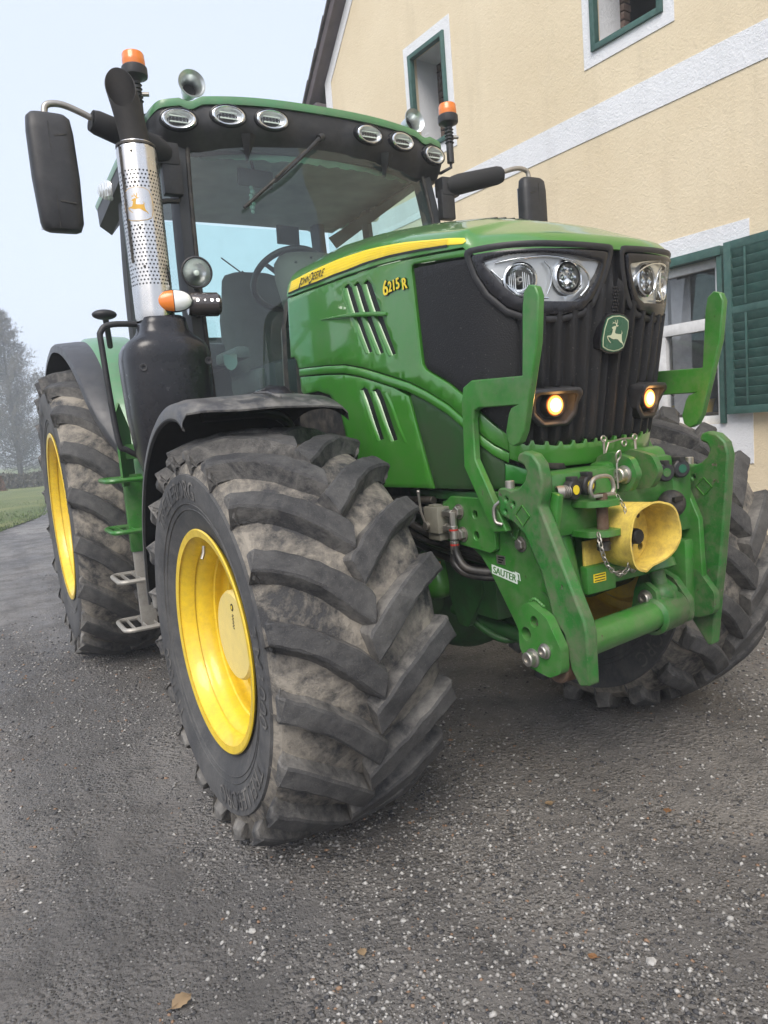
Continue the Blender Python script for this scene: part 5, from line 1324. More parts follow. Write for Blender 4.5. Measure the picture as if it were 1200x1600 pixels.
    # --- front fenders
    for s in (-1, 1):
        b = MB(); rows = []; zc_ = .685
        for i in range(40):
            ph = radians(-17+i*107/39)      # from slightly ahead of the top to behind
            t = i/39; R0 = .815+.012*sin(pi*t)
            xo = 1.155; xi = .62+.03*t
            tipd = max(0, (.12-t)/.12)
            R1 = R0-.016*tipd**2
            r = []
            prof = [(xo+.002, -.058), (xo+.010, -.052), (xo+.008, -.030), (xo-.006, -.006), (xo-.05, .006), (xo-.16, .010), (.88, .014), (xi+.10, .008), (xi+.02, -.002), (xi, -.020), (xi-.005, -.045)]
            for x, dr in prof:
                cutf = 0
                if x > xo-.12 and t < .16: cutf = (.16-t)/.16*min(1, max(0, (x-(xo-.12))/.11))     # trimmed outer front corner
                ph2 = ph+radians(6)*cutf**1.5
                rr_ = R1+dr-.004*cutf
                r.append(V((s*x, rr_*sin(ph2), zc_+rr_*cos(ph2))))
            rows.append(r)
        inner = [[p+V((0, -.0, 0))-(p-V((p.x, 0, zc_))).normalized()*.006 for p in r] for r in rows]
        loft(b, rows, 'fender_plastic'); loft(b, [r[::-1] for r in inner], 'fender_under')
        e = lambda A, B: loft(b, [A, B], 'fender_plastic')
        e(rows[0], inner[0]); e(rows[-1], inner[-1]); e([r[0] for r in rows], [r[0] for r in inner]); e([r[-1] for r in rows], [r[-1] for r in inner])
        fe = b.build('front_fender', TR, angle=40)
        b = MB(); 
        for x in (.86,): 
            b.tube([V((s*x, .83*sin(radians(a))-.0, zc_+.838*cos(radians(a)))) for a in (-16, -8, 0, 8, 14)], .0045, 'fender_plastic', 8)
        b.build('fender_rib', fe)
        b = MB(); b.tube([(s*.56, .30, .95), (s*.60, .30, 1.30), (s*.70, .22, 1.45), (s*1.0, .20, 1.46)], .022, 'black_plastic', 10, smooth=4); b.box((s*.56, .2, .9), (.05, .3, .12), 'green_cast', bev=.01); b.build('fender_stay', fe)
    # --- rear fenders
    for s in (-1, 1):
        b = MB(); rows = []; yc, zc_ = 2.80, .95
        for i in range(44):
            t = i/43; ph = radians(96-178*t)    # behind -> over the top -> front
            R0 = 1.135-.01*t; xo = 1.275-.06*min(1, t*2)-.10*max(0, t-.55)/.45-.22*(max(0, t-.80)/.20)**2; xi = .76
            r = []
            for q, dr in ((0, -.045), (.01, -.01), (.04, .0), (.3, .012), (.6, .014), (.85, .005), (1, -.02)):
                x = xo+(xi-xo)*q; rr_ = R0+dr
                r.append(V((s*x, yc+rr_*sin(ph), zc_+rr_*cos(ph))))
            rows.append(r)
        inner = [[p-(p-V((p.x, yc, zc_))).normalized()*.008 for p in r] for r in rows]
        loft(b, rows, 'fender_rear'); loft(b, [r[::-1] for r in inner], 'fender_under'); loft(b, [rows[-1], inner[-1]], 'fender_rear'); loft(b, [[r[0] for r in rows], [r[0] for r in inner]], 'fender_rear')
        fe = b.build('rear_fender', TR, angle=40)
        # green inner panel
        b = MB(); rows = []
        for i in range(26):
            t = i/25; ph = radians(20-110*t); r = []
            for x, dr in ((1.06, .012), (1.03, .040), (.90, .055), (.80, .05), (.79, -.25)):
                r.append(V((s*(x-.05*t), yc+(1.12+dr)*sin(ph), zc_+(1.12+dr)*cos(ph))))
            rows.append(r)
        loft(b, rows, 'green_roof'); b.build('fender_panel', fe, angle=40)
def put_dense(b, pts, mat, mp):
    """filled polygon with extra inner points so that it can follow a curve"""
    loop = []; n = len(pts)
    for i in range(n):
        a, c = V(pts[i]), V(pts[(i+1) % n]); k = max(1, int((c-a).length/.006)); loop += [a.lerp(c, j/k) for j in range(k)]
    xs = [p.x for p in loop]; ys = [p.y for p in loop]; P = list(loop); B = np.array([(p.x, p.y) for p in loop])
    for x in np.arange(min(xs), max(xs), .006):
        for y in np.arange(min(ys), max(ys), .012):
            if pip(x, y, loop) and ((B-[x, y])**2).sum(1).min() > .002**2: P.append(V((x, y)))
    vv, ff, _o = tri(P, [(i, (i+1) % len(loop)) for i in range(len(loop))], [loop]); b.add([mp(p.x, p.y) for p in vv], ff, mat)
simple('decal_gilt', (.52, .30, .05), .35, metal=.3)
simple('exhaust_black', (.018, .016, .015), .7, dust=.3, bump=.2, dustcol=(.07, .06, .05))
simple('bronze_gloss', (.05, .04, .037), .12, var=.1, coat=.8)
simple('black_foam', (.022, .022, .023), .85, var=.2, bump=.3, bs=260)
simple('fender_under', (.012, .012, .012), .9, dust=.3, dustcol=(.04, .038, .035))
simple('fender_rear', (.040, .041, .047), .40, dust=.35, bump=.06, dustcol=(.10, .10, .10))
simple('lamp_lens_clear', (.85, .86, .84), .25, metal=.2, var=.1, bump=.5, bs=40)
build_outfit()
# ------------------------------------------------------------------ front linkage and underbody
def yz_plate(b, outline, x, t, mat, holes=[], bev=None):
    """plate standing in the y-z plane, its left face at x, thickness t towards +x"""
    return b.plate(outline, holes, t, mat, ((x, 0, 0), (0, 1, 0), (0, 0, 1)))
def bolt(parent, c, ax, r=.016, h=.012, name='bolt', mat='zinc', washer=True):
    b = MB(); ax = V(ax).normalized()
    if washer: b.lathe([(0, 0), (r*1.35, 0), (r*1.35, .003), (0, .003)], mat, c, ax, 20)
    b.lathe([(r, .003), (r, h), (r*.85, h+.002), (0, h+.003)], mat, c, ax, 6); return b.build(name, parent, angle=25)
def pin(parent, c, ax, r=.018, h=.020, name='pin'):
    b = MB(); ax = V(ax).normalized(); b.lathe([(0, -.01), (r*1.3, -.01), (r*1.3, .004), (r, .006), (r, h-.003), (r-.003, h), (r*.5, h), (r*.5, h-.004), (0, h-.004)], 'zinc', c, ax, 24); return b.build(name, parent, angle=30)
def build_linkage():
    FL = bpy.data.objects.new('front_linkage', None); COL.objects.link(FL); FL.parent = TR
    # guard brackets, T shaped
    gb = [(-.578, 1.42), (-.590, 1.470), (-.635, 1.488), (-.868, 1.478), (-.884, 1.66), (-.893, 1.700), (-.915, 1.715), (-.940, 1.705), (-.950, 1.68), (-.935, 1.56), (-.862, 1.325), (-.842, 1.293), (-.815, 1.282), (-.790, 1.297), (-.783, 1.325),
          (-.800, 1.375), (-.812, 1.392), (-.832, 1.398), (-.665, 1.402), (-.640, 1.395), (-.630, 1.372), (-.628, 1.245), (-.760, 1.03), (-.700, 1.02), (-.568, 1.225)]
    gb = [(y, z) for y, z in gb]
    for s in (-1, 1):
        b = MB(); yz_plate(b, gb, .375*s-(.024 if s < 0 else 0), .024, 'green_cast')
        b.build('guard_bracket', FL, bevel=.004, angle=30)
    # main side plates
    sp = [(-.36, 1.095), (-.50, 1.135), (-.72, 1.14), (-.82, 1.10), (-.875, .98), (-.885, .74), (-.85, .665), (-.80, .645), (-.745, .675), (-.715, .73), (-.60, .885), (-.56, .925), (-.50, .955), (-.36, .965)]
    for s in (-1, 1):
        x = -.350 if s < 0 else .326
        b = MB(); yz_plate(b, sp, x, .024, 'green_cast', [circ2(-.80, .70, .030, 20, .8)]); pl = b.build('side_plate', FL, bevel=.003, angle=30)
        b = MB(); yz_plate(b, [(-.37, 1.075), (-.44, 1.12), (-.66, 1.12), (-.67, 1.08), (-.665, .96), (-.64, .945), (-.37, .965)], x-.020 if s < 0 else x+.026, .018, 'green_cast', [circ2(-.57, 1.065, .013), circ2(-.57, .995, .014)]); b.build('mount_plate', FL, bevel=.003, angle=30)
        xs = x-.020 if s < 0 else x+.044; ax = (-1, 0, 0) if s < 0 else (1, 0, 0)
        for y, z in ((-.485, 1.070), (-.50, .995)): bolt(pl, (xs, y, z), ax, .019, .016)
        bolt(pl, (x if s < 0 else x+.024, -.765, .985), ax, .018, .012)
        b = MB(); b.box((-.31*s if False else s*.31, -.78, .78), (.05, .14, .26), 'green_cast', bev=.01); b.build('gusset', pl, angle=40)
        if s < 0:
            # maker's plate and the white lettering
            b = MB(); b.box((x-.001, -.665, .925), (.002, .042, .028), 'zinc')
            for k in range(3): b.box((x-.0022, -.665+.004*(k-1), .933-.008*k), (.001, .030-.006*k, .004), 'decal_black')
            b.build('data_plate', pl)
            b = MB(); o = V((x-.0006, -.622, .878)); d = V((0, -.992, -.125)); u = V((0, -.125, .992))
            g, fs, asp = text_geo('SAUTER', 1., 0); L, Hh = .112, .022
            # white backing with the letters cut dark on it
            fr = [(-.006, -.004), (L+.006, -.006), (L+.002, Hh+.004), (-.010, Hh+.004)]
            put_shape(b, fr, 'decal_white', lambda a, c: o+d*a+u*c)
            for dx in (0, .0012, .0024): b.add([o+V((-.0006-dx*.05, 0, 0))+d*(x_*L*.98+dx)+u*(y_*Hh) for x_, y_, z_ in g], fs, 'green_paint')
            for q in (0, .010): put_shape(b, [(L-.018+q, Hh+.006+q*.4), (L+.004+q, Hh+.006+q*.2), (L+.010+q, Hh-.014), (L+.005+q, Hh-.014), (L+.001+q, Hh+.001+q*.3), (L-.016+q, Hh+.002+q*.4)], 'decal_white', lambda a, c: o+V((-.0002, 0, 0))+d*a+u*c)
            b.build('lettering', pl, smooth=False)
    # lower links folded upright
    hook = [(-.838, 1.236), (-.833, 1.250), (-.842, 1.262), (-.862, 1.268), (-.895, 1.260), (-.922, 1.232), (-.933, 1.19), (-.925, 1.14), (-.914, 1.115), (-.935, 1.075), (-1.064, .815), (-1.072, .78), (-1.072, .640), (-1.035, .628), (-1.005, .67), (-.985, .765),
            (-.945, .80), (-.928, .86), (-.905, .93), (-.845, 1.03), (-.80, 1.060), (-.745, 1.078), (-.737, 1.095), (-.733, 1.150), (-.742, 1.160), (-.775, 1.163), (-.800, 1.155), (-.832, 1.163), (-.860, 1.185), (-.870, 1.210), (-.860, 1.228)]
    b = MB(); yz_plate(b, hook, -.405, .040, 'green_worn', [circ2(-.775, 1.128, .006, 12), circ2(-.805, 1.115, .006, 12), circ2(-.768, 1.092, .005, 12)])
    ll = b.build('lower_link', FL, bevel=.007, angle=30)
    b = MB(); b.tube([(-.4065, -.815, 1.085), (-.4065, -.845, 1.115), (-.4065, -.875, 1.085), (-.4065, -.845, 1.055)], .0022, 'green_paint', 5, closed=True); b.build('casting_mark', ll)
    b = MB(); b.cyl((-.388, -.775, 1.155), (-.388, -.775, 1.182), .014, 'zinc', 12); b.tube([(-.400, -.740, 1.12), (-.410, -.722, 1.10), (-.410, -.725, 1.06), (-.40, -.745, 1.05)], .0055, 'zinc', 8, smooth=4); b.build('latch', ll)
    hr = [(-.862, 1.236), (-.857, 1.250), (-.866, 1.262), (-.886, 1.268), (-.92, 1.260), (-.950, 1.232), (-.961, 1.19), (-.955, 1.14), (-.950, 1.07), (-.925, .85), (-.905, .70), (-.885, .54), (-.868, .532), (-.80, .62), (-.735, .66), (-.722, .70), (-.765, .88), (-.815, 1.03), (-.815, 1.055),
          (-.768, 1.078), (-.760, 1.095), (-.756, 1.150), (-.765, 1.160), (-.798, 1.163), (-.824, 1.155), (-.856, 1.163), (-.884, 1.185), (-.894, 1.210), (-.884, 1.228)]
    b = MB(); yz_plate(b, hr, .365, .040, 'green_worn', [circ2(-.80, 1.128, .006, 12), circ2(-.83, 1.115, .006, 12), circ2(-.795, 1.092, .005, 12)])
    lr = b.build('lower_link', FL, bevel=.007, angle=30)
    b = MB(); b.tube([(.3635, -.84, 1.085), (.3635, -.87, 1.115), (.3635, -.90, 1.085), (.3635, -.87, 1.055)], .0022, 'green_paint', 5, closed=True); b.build('casting_mark', lr)
    b = MB(); b.cyl((.385, -.80, 1.155), (.385, -.80, 1.182), .014, 'zinc', 12); b.build('latch', lr)
    # web plates joining the upright ears to the arms
    b = MB(); b.box((-.352, -.90, 1.0), (.02, .035, .30), 'green_cast', Euler((.22, 0, 0)).to_matrix(), .006); b.build('web', ll)
    # cheek plates at the bottom with pins
    ck = rounded([(-.835, .805), (-.875, .845), (-.955, .812), (-1.005, .735), (-1.005, .665), (-.955, .640), (-.875, .650), (-.835, .70)], .03, 4)
    b = MB(); yz_plate(b, ck, -.438, .030, 'green_cast', [circ2(-.868, .748, .020, 20), circ2(-.905, .790, .017, 20)]); cl = b.build('cheek_plate', FL, bevel=.003, angle=30)
    pin(cl, (-.438, -.893, .683), (-1, 0, 0), .021, .026); pin(cl, (-.438, -.945, .715), (-1, 0, 0), .017, .016)
    b = MB(); b.cyl((-.408, -.95, .66), (-.30, -.95, .66), .045, 'rust', 20); b.build('worn_eye', cl)
    ckr = rounded([(-.735, .80), (-.775, .835), (-.87, .80), (-.925, .735), (-.925, .665), (-.865, .640), (-.735, .655), (-.70, .72)], .03, 4)
    for x in (.195, .325):
        b = MB(); yz_plate(b, ckr, x, .028, 'green_worn', [circ2(-.79, .775, .016, 20)]); cr = b.build('cheek_plate', FL, bevel=.003, angle=30)
        if x < .3:
            pin(cr, (x, -.885, .700), (-1, 0, 0), .020, .030); pin(cr, (x, -.83, .675), (-1, 0, 0), .014, .014)
            b = MB(); b.tube([(x-.012, -.83+.026*cos(t), .675+.026*sin(t)) for t in np.linspace(0, 2*pi, 20, endpoint=False)], .003, 'zinc', 6, closed=True); b.sphere((x-.03, -.832, .674), .017, 'zinc', 12); b.build('ring_pin', cr)
    # cross tube
    b = MB(); b.cyl((-.37, -.985, .725), (.20, -.875, .705), .046, 'green_cast', 28, .006); b.lathe([(0, -.002), (.060, -.002), (.060, .022), (.046, .03)], 'green_cast', (-.365, -.984, .725), (.98, .19, 0), 28)
    b.lathe([(.046, -.08), (.060, -.07), (.062, .06), (.046, .08)], 'green_worn', (.11, -.893, .708), (.98, .19, 0), 28)
    ct = b.build('cross_tube', FL, angle=40); bolt(ct, (-.350, -1.012, .745), (0, -.8, .4), .016, .012)
    # yoke of the lift cylinder on the tube
    b = MB()
    for x in (.045, .125): yz_plate(b, rounded([(-.86, .665), (-.93, .70), (-.925, .79), (-.88, .815), (-.84, .79), (-.82, .70)], .02, 3), x, .020, 'green_worn')
    b.build('yoke', ct, bevel=.003); pin(ct, (.045, -.885, .765), (-1, 0, 0), .020, .018)
    # lift cylinders: one upright behind each side
    b = MB(); b.cyl((.115, -.80, 1.02), (.115, -.865, .845), .060, 'green_cast', 28, .006); b.lathe([(.060, 0), (.066, .004), (.066, .03), (.060, .034)], 'green_cast', (.115, -.857, .868), (0, -.35, -.94), 28)
    b.cyl((.115, -.862, .86), (.115, -.885, .78), .026, 'green_worn', 20); b.sphere((.115, -.888, .765), .042, 'green_worn', 20, (1.1, 1, 1)); b.build('lift_cylinder', FL, angle=40)
    b = MB(); b.cyl((-.255, -.80, 1.02), (-.245, -.85, .74), .052, 'green_cast', 28, .006); b.cyl((-.245, -.85, .76), (-.24, -.865, .68), .024, 'dark_steel', 16); b.build('lift_cylinder', FL, angle=40)
    # front casting with ribs
    b = MB(); b.box((-.175, -.815, 1.10), (.27, .11, .19), 'green_cast', bev=.018); b.box((.10, -.80, 1.13), (.30, .09, .15), 'green_cast', bev=.02)
    b.box((0, -.72, 1.03), (.62, .14, .24), 'green_cast', bev=.02); b.box((.29, -.80, 1.05), (.10, .09, .22), 'green_cast', bev=.02)
    b.box((-.085, -.78, .95), (.14, .10, .24), 'green_cast', bev=.012); fc = b.build('front_casting', FL, angle=40)
    for z, L in ((1.098, .13), (1.010, .12)):
        b = MB(); b.plate(rounded([(-.24, -.85), (-.10, -.85), (-.105, -.935), (-.145, -.965), (-.19, -.965), (-.235, -.93)], .02, 4), [], .018, 'green_cast', ((0, 0, z-.009), (1, 0, 0), (0, 1, 0))); b.build('drawbar_plate', fc, bevel=.003)
    b = MB(); b.cyl((-.170, -.922, .965), (-.170, -.922, 1.125), .017, 'rust', 20); b.cyl((-.170, -.922, .955), (-.170, -.922, .985), .020, 'dark_steel', 16); b.tube([(-.20, -.925, .975), (-.14, -.92, .972)], .004, 'zinc', 6)
    pn = b.build('hitch_pin', FL, angle=40)
    b = MB(); hz = 1.118; b.tube([(-.208, -.925, hz), (-.218, -.925, hz+.018), (-.210, -.925, hz+.044), (-.19, -.925, hz+.056), (-.15, -.925, hz+.056), (-.13, -.925, hz+.044), (-.122, -.925, hz+.018), (-.132, -.925, hz)], .0065, 'zinc', 10, smooth=4, closed=False); b.box((-.170, -.925, hz+.002), (.09, .022, .010), 'zinc', bev=.003); b.build('handle', pn)
    # chain of the pin: each link is a small oval ring
    path = [(-.225, -.955, 1.018), (-.232, -.968, .99), (-.225, -.972, .95), (-.205, -.972, .915), (-.170, -.97, .892), (-.135, -.97, .893), (-.115, -.968, .92), (-.108, -.965, .96), (-.107, -.962, 1.0), (-.108, -.958, 1.04), (-.112, -.952, 1.08), (-.128, -.94, 1.118)]
    pp = catmull([V(p) for p in path], 24); L = 0; last = pp[0]; k = 0; pitch = .0148
    ch = bpy.data.objects.new('chain', None); COL.objects.link(ch); ch.parent = FL
    for a, c in zip(pp[:-1], pp[1:]):
        L += (c-a).length
        if L >= pitch:
            L -= pitch; t = (c-last).normalized(); mid = (c+last)/2; up = V((0, -1, 0)) if k % 2 else t.cross(V((0, -1, 0))).normalized(); n2 = up
            sc = 1.0 if k < 19 else .75
            if k % 2 == 0: n2 = t.cross(V((0, 1, 0))).normalized()
            else: n2 = V((0, 1, 0)).cross(t.cross(V((0, 1, 0)))).normalized(); n2 = (V((0, 1, 0))-t*t.y).normalized()
            b = MB(); b.tube([mid+t*cos(q)*.0105*sc+n2*sin(q)*.0062*sc for q in np.linspace(0, 2*pi, 14, endpoint=False)], .0021*sc, 'zinc', 6, closed=True); b.build('chain_link', ch, angle=60); k += 1; last = c
    # yellow shaft guard
    b = MB(); cx, cy0, cz = -.035, -.862, .982; R = .098; rows_o = []; rows_i = []; M_ = 64
    def rim_y(a):
        # front edge: full at the top and sides, cut back in a wave along the lower right
        d = -1.0; low = max(0, -sin(a)); return d+.010*low**2+.040*max(0, cos(a-radians(-68)))**6
    for q in (0, .15, .4, .7, .9, 1.):
        ro = []; ri = []
        for k in range(M_):
            a = 2*pi*k/M_; y = cy0+(rim_y(a)-cy0)*q; r = R*(1+.06*q)*(1+.055*max(0, cos(4*(a-pi/4)))); 
            if q == 1.: r *= 1.03
            ro.append(V((cx+r*1.05*cos(a), y, cz+r*sin(a)))); ri.append(V((cx+(r-.006)*1.05*cos(a), y, cz+(r-.006)*sin(a))))
        rows_o.append(ro); rows_i.append(ri)
    loft(b, rows_o, 'yellow_plastic', close=True); loft(b, rows_i[::-1], 'yellow_plastic', close=True); loft(b, [rows_o[-1], rows_i[-1]], 'yellow_plastic', close=True)
    pg = b.build('shaft_guard', FL, angle=50)
    b = MB(); outl = [(cx+R*1.02*cos(2*pi*k/40), cz+R*.99*sin(2*pi*k/40)) for k in range(40)]
    b.plate(outl, [circ2(cx-.005, cz-.012, .046, 24), circ2(cx+.062, cz-.048, .012, 12), circ2(cx+.02, cz+.070, .008, 10)], .004, 'yellow_plastic', ((0, cy0-.02, 0), (1, 0, 0), (0, 0, 1))); b.build('back_wall', pg)
    b = MB(); b.sphere((cx+.03, cy0-.02, cz+.035), .034, 'yellow_plastic', 16, (1, .35, 1)); b.cyl((cx+.05, cy0-.015, cz+.052), (cx+.05, cy0-.03, cz+.052), .009, 'rust', 12); b.build('boss', pg, angle=60)
    b = MB(); b.cyl((cx-.01, cy0+.08, cz-.002), (cx-.01, cy0-.085, cz-.002), .023, 'rubber', 24, .004)
    for k in range(6): a = 2*pi*k/6; b.box((cx-.01+.021*cos(a), cy0-.03, cz-.002+.021*sin(a)), (.008, .08, .008), 'dark_steel')
    b.build('drive_shaft', FL, angle=30)
    b = MB(); b.box((-.145, -.862, .935), (.10, .01, .09), 'yellow_plastic', bev=.004); b.build('guard_bracket_yellow', pg) if False else b.build('guard_tab', pg)
    # lower carrier with sticker
    b = MB(); b.box((-.145, -.87, .862), (.12, .03, .085), 'green_cast', bev=.006); b.box((-.02, -.86, .865), (.20, .03, .06), 'green_cast', bev=.006); cr_ = b.build('carrier', FL, angle=40)
    for x, z in ((-.06, .86), (.0, .865), (.05, .862)): pin(cr_, (x, -.875, z), (0, -1, 0), .010, .010, 'plug')
    b = MB(); b.box((-.155, -.8862, .866), (.052, .001, .026), 'decal_yellow')
    for k in range(3): b.box((-.155, -.887, .874-.008*k), (.044, .0006, .0028), 'decal_black')
    b.build('warning_sticker', cr_)
    # couplers
    for i, (x, y, z, cap, ax) in enumerate(((-.245, -.885, 1.142, 'decal_yellow', (.15, -1, 0)), (-.185, -.885, 1.150, 'decal_yellow', (.15, -1, 0)), (.185, -.86, 1.150, 'green_worn', (-.35, -1, 0)), (.262, -.86, 1.155, 'emblem_green', (-.35, -1, 0)))):
        b = MB(); b.lathe([(.018, -.06), (.018, -.03), (.027, -.028), (.030, -.01), (.030, .006), (.026, .010), (.0, .011)], 'black_plastic', (x, y, z), ax, 28); b.box((x, y+.01, z+.030), (.026, .04, .018), 'black_plastic', bev=.004)
        co_ = b.build('coupler', FL, angle=35); b = MB(); b.lathe([(.0, .0125), (.014, .0125), (.014, .010)], cap, (x, y, z), ax, 24); b.build('cap_sticker', co_)
    b = MB(); b.lathe([(.014, -.02), (.020, -.02), (.020, .0), (.014, .0)]*1, 'zinc', (-.285, -.885, 1.140), (.9, -.4, 0), 16)
    for k in range(6): b.lathe([(.017, -.002), (.020, 0), (.017, .002)], 'zinc', (-.298+.006*k, -.880-.001*k, 1.140), (1, 0, 0), 16)
    b.build('threaded_end', FL)
    b = MB(); b.sphere((.205, -.865, 1.045), .048, 'rubber', 24, (1, .9, .95)); b.box((.185, -.905, 1.065), (.04, .01, .014), 'decal_black'); b.build('dust_ball', FL, angle=60)
    # top link ears with pins and clips
    for x in (-.03, .065):
        b = MB(); yz_plate(b, rounded([(-.77, 1.10), (-.77, 1.22), (-.83, 1.235), (-.91, 1.215), (-.935, 1.165), (-.905, 1.115)], .03, 4), x, .024, 'green_worn'); b.build('top_ear', FL, bevel=.004)
    tl = pin(FL, (-.03, -.885, 1.165), (-1, 0, 0), .022, .03, 'top_pin')
    b = MB(); b.tube([(-.06, -.885, 1.125), (-.06, -.885, 1.20), (-.052, -.892, 1.222), (-.060, -.898, 1.240), (-.070, -.892, 1.228), (-.062, -.885, 1.205)], .0032, 'zinc', 6, smooth=4); b.build('clip', tl)
    b = MB(); b.tube([(-.02, -.80, 1.22), (.0, -.80, 1.262), (.06, -.80, 1.27), (.11, -.80, 1.268)], .003, 'zinc', 6); b.tube([(-.02, -.80, 1.20), (-.022, -.80, 1.275)], .004, 'zinc', 6)
    for c in ((-.022, -.80, 1.275), (.12, -.80, 1.27), (.07, -.80, 1.255)): b.tube([V(c)+V((.010*cos(t), 0, .010*sin(t))) for t in np.linspace(0, 2*pi, 12, endpoint=False)], .0028, 'zinc', 6, closed=True)
    b.tube([(.12, -.80, 1.26), (.115, -.81, 1.18), (.11, -.85, 1.12)], .0045, 'zinc', 6); b.build('pin_wire', FL)
    b = MB(); b.cyl((.14, -.76, 1.19), (.27, -.76, 1.19), .042, 'green_cast', 24); b.build('rocker_tube', FL, angle=40)
    # blade shaped stiffener beside the casting
    b = MB(); yz_plate(b, rounded([(-.80, 1.19), (-.86, 1.16), (-.895, .95), (-.875, .93), (-.80, .95)], .015, 3), -.325, .020, 'green_cast'); b.build('stiffener', FL, bevel=.004)
    # weld beads
    def bead(par, pts, r=.0042):
        P = catmull([V(p) for p in pts], 14); b = MB(); b.tube([p+V((0, .0012*sin(i*2.1), .0012*cos(i*1.7))) for i, p in enumerate(P)], [r*(1+.25*sin(i*2.3)) for i in range(len(P))], 'green_cast', 7); return b.build('weld_bead', par, angle=60)
    bead(cl, [(-.409, -.838, .70), (-.409, -.838, .76), (-.409, -.845, .81), (-.409, -.875, .846), (-.409, -.92, .83)])
    bead(ct, [(-.352, -.984, .778), (-.352, -.935, .760), (-.352, -.930, .70)]); bead(ll, [(-.367, -.875, 1.10), (-.366, -.90, .98), (-.365, -.935, .86)])
    bead(fc, [(-.240, -.872, 1.10), (-.17, -.873, 1.089), (-.10, -.872, 1.087)]); bead(FL, [(-.352, -.70, 1.05), (-.353, -.74, 1.0), (-.353, -.765, 1.03)])
    # --- underbody
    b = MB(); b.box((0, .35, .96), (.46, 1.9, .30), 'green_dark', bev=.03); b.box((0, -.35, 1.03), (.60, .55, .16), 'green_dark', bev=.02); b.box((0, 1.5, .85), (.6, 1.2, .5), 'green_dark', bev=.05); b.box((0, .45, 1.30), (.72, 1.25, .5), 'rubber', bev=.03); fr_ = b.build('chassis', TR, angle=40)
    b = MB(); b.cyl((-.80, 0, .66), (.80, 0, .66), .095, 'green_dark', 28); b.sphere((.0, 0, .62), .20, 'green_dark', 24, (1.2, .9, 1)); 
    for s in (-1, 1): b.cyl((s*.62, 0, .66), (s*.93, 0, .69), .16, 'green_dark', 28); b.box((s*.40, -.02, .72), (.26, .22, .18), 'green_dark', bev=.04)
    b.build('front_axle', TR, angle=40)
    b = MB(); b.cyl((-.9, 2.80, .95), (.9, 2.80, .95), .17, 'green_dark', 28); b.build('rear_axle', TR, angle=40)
    # suspension accumulator and arms in front of the axle
    b = MB(); rows = []; c = V((-.265, -.16, .80))
    prof = [(0, -.10), (.030, -.097), (.052, -.082), (.064, -.055), (.066, -.02), (.066, .05), (.060, .075), (.04, .095), (.02, .10), (.02, .13)]
    b.lathe(prof, 'green_paint', c, (.0, .25, .97), 28); b.lathe([(.0665, .0), (.0665, .02)], 'green_paint', c, (0, .25, .97), 28); ac = b.build('accumulator', TR, angle=50)
    b = MB(); cyl_ = V((0, .25, .97)).normalized(); a0 = 3.6
    e1 = (V((0, 0, 1))-cyl_*cyl_.z).normalized(); e2 = cyl_.cross(e1)
    b.box(c+V((-.030, -.052, .045)), (.030, .004, .018), 'decal_orange', Euler((0, 0, -.5)).to_matrix()); b.build('sticker', ac)
    b = MB(); b.cyl((-.12, -.30, .62), (.02, -.66, .60), .030, 'green_dark', 16); b.cyl((-.22, -.20, .66), (-.16, -.52, .60), .026, 'green_dark', 16); b.tube([(-.24, -.25, .70), (-.22, -.35, .62), (-.18, -.45, .58), (-.10, -.50, .60)], .014, 'green_dark', 10, smooth=4)
    yz_plate(b, rounded([(-.20, .95), (-.45, .95), (-.43, .75), (-.34, .62), (-.28, .62), (-.22, .75)], .03, 4), -.26, .02, 'green_dark'); b.box((-.20, -.40, .80), (.10, .20, .26), 'green_dark', bev=.02); b.build('suspension_arm', TR, angle=40)
    # valve block with tap, fittings and hoses
    b = MB(); b.box((-.385, -.385, 1.04), (.07, .085, .09), 'valve_grey', bev=.005); b.box((-.395, -.38, 1.085), (.03, .04, .014), 'valve_grey', bev=.003); b.box((-.385, -.385, .985), (.05, .07, .03), 'valve_grey', bev=.003); vb = b.build('valve_block', TR, angle=35)
    b = MB(); b.tube([(-.425, -.355, 1.03), (-.432, -.345, 1.07), (-.430, -.335, 1.135)], .0045, 'zinc', 6); b.sphere((-.430, -.335, 1.137), .007, 'zinc', 8); b.lathe([(0, 0), (.014, 0), (.014, .012), (0, .014)], 'zinc', (-.42, -.365, 1.02), (-1, 0, 0), 12); b.build('lever', vb)
    for i, (y, z) in enumerate(((-.43, 1.065), (-.43, 1.015))):
        b = MB(); b.cyl((-.395, y, z), (-.395, y-.05, z), .013, 'zinc', 6); b.lathe([(.017, 0), (.017, .014)], 'zinc', (-.395, y-.012, z), (0, -1, 0), 6); b.cyl((-.395, y-.05, z+.006), (-.395, y-.052, z-.045), .013, 'zinc', 10); b.cyl((-.395, y-.052, z-.040), (-.395, y-.052, z-.085), .015, 'zinc', 12); b.lathe([(.0155, 0), (.0155, .006)], 'decal_red', (-.395, y-.052, z-.05), (0, 0, -1), 12); b.build('fitting', vb)
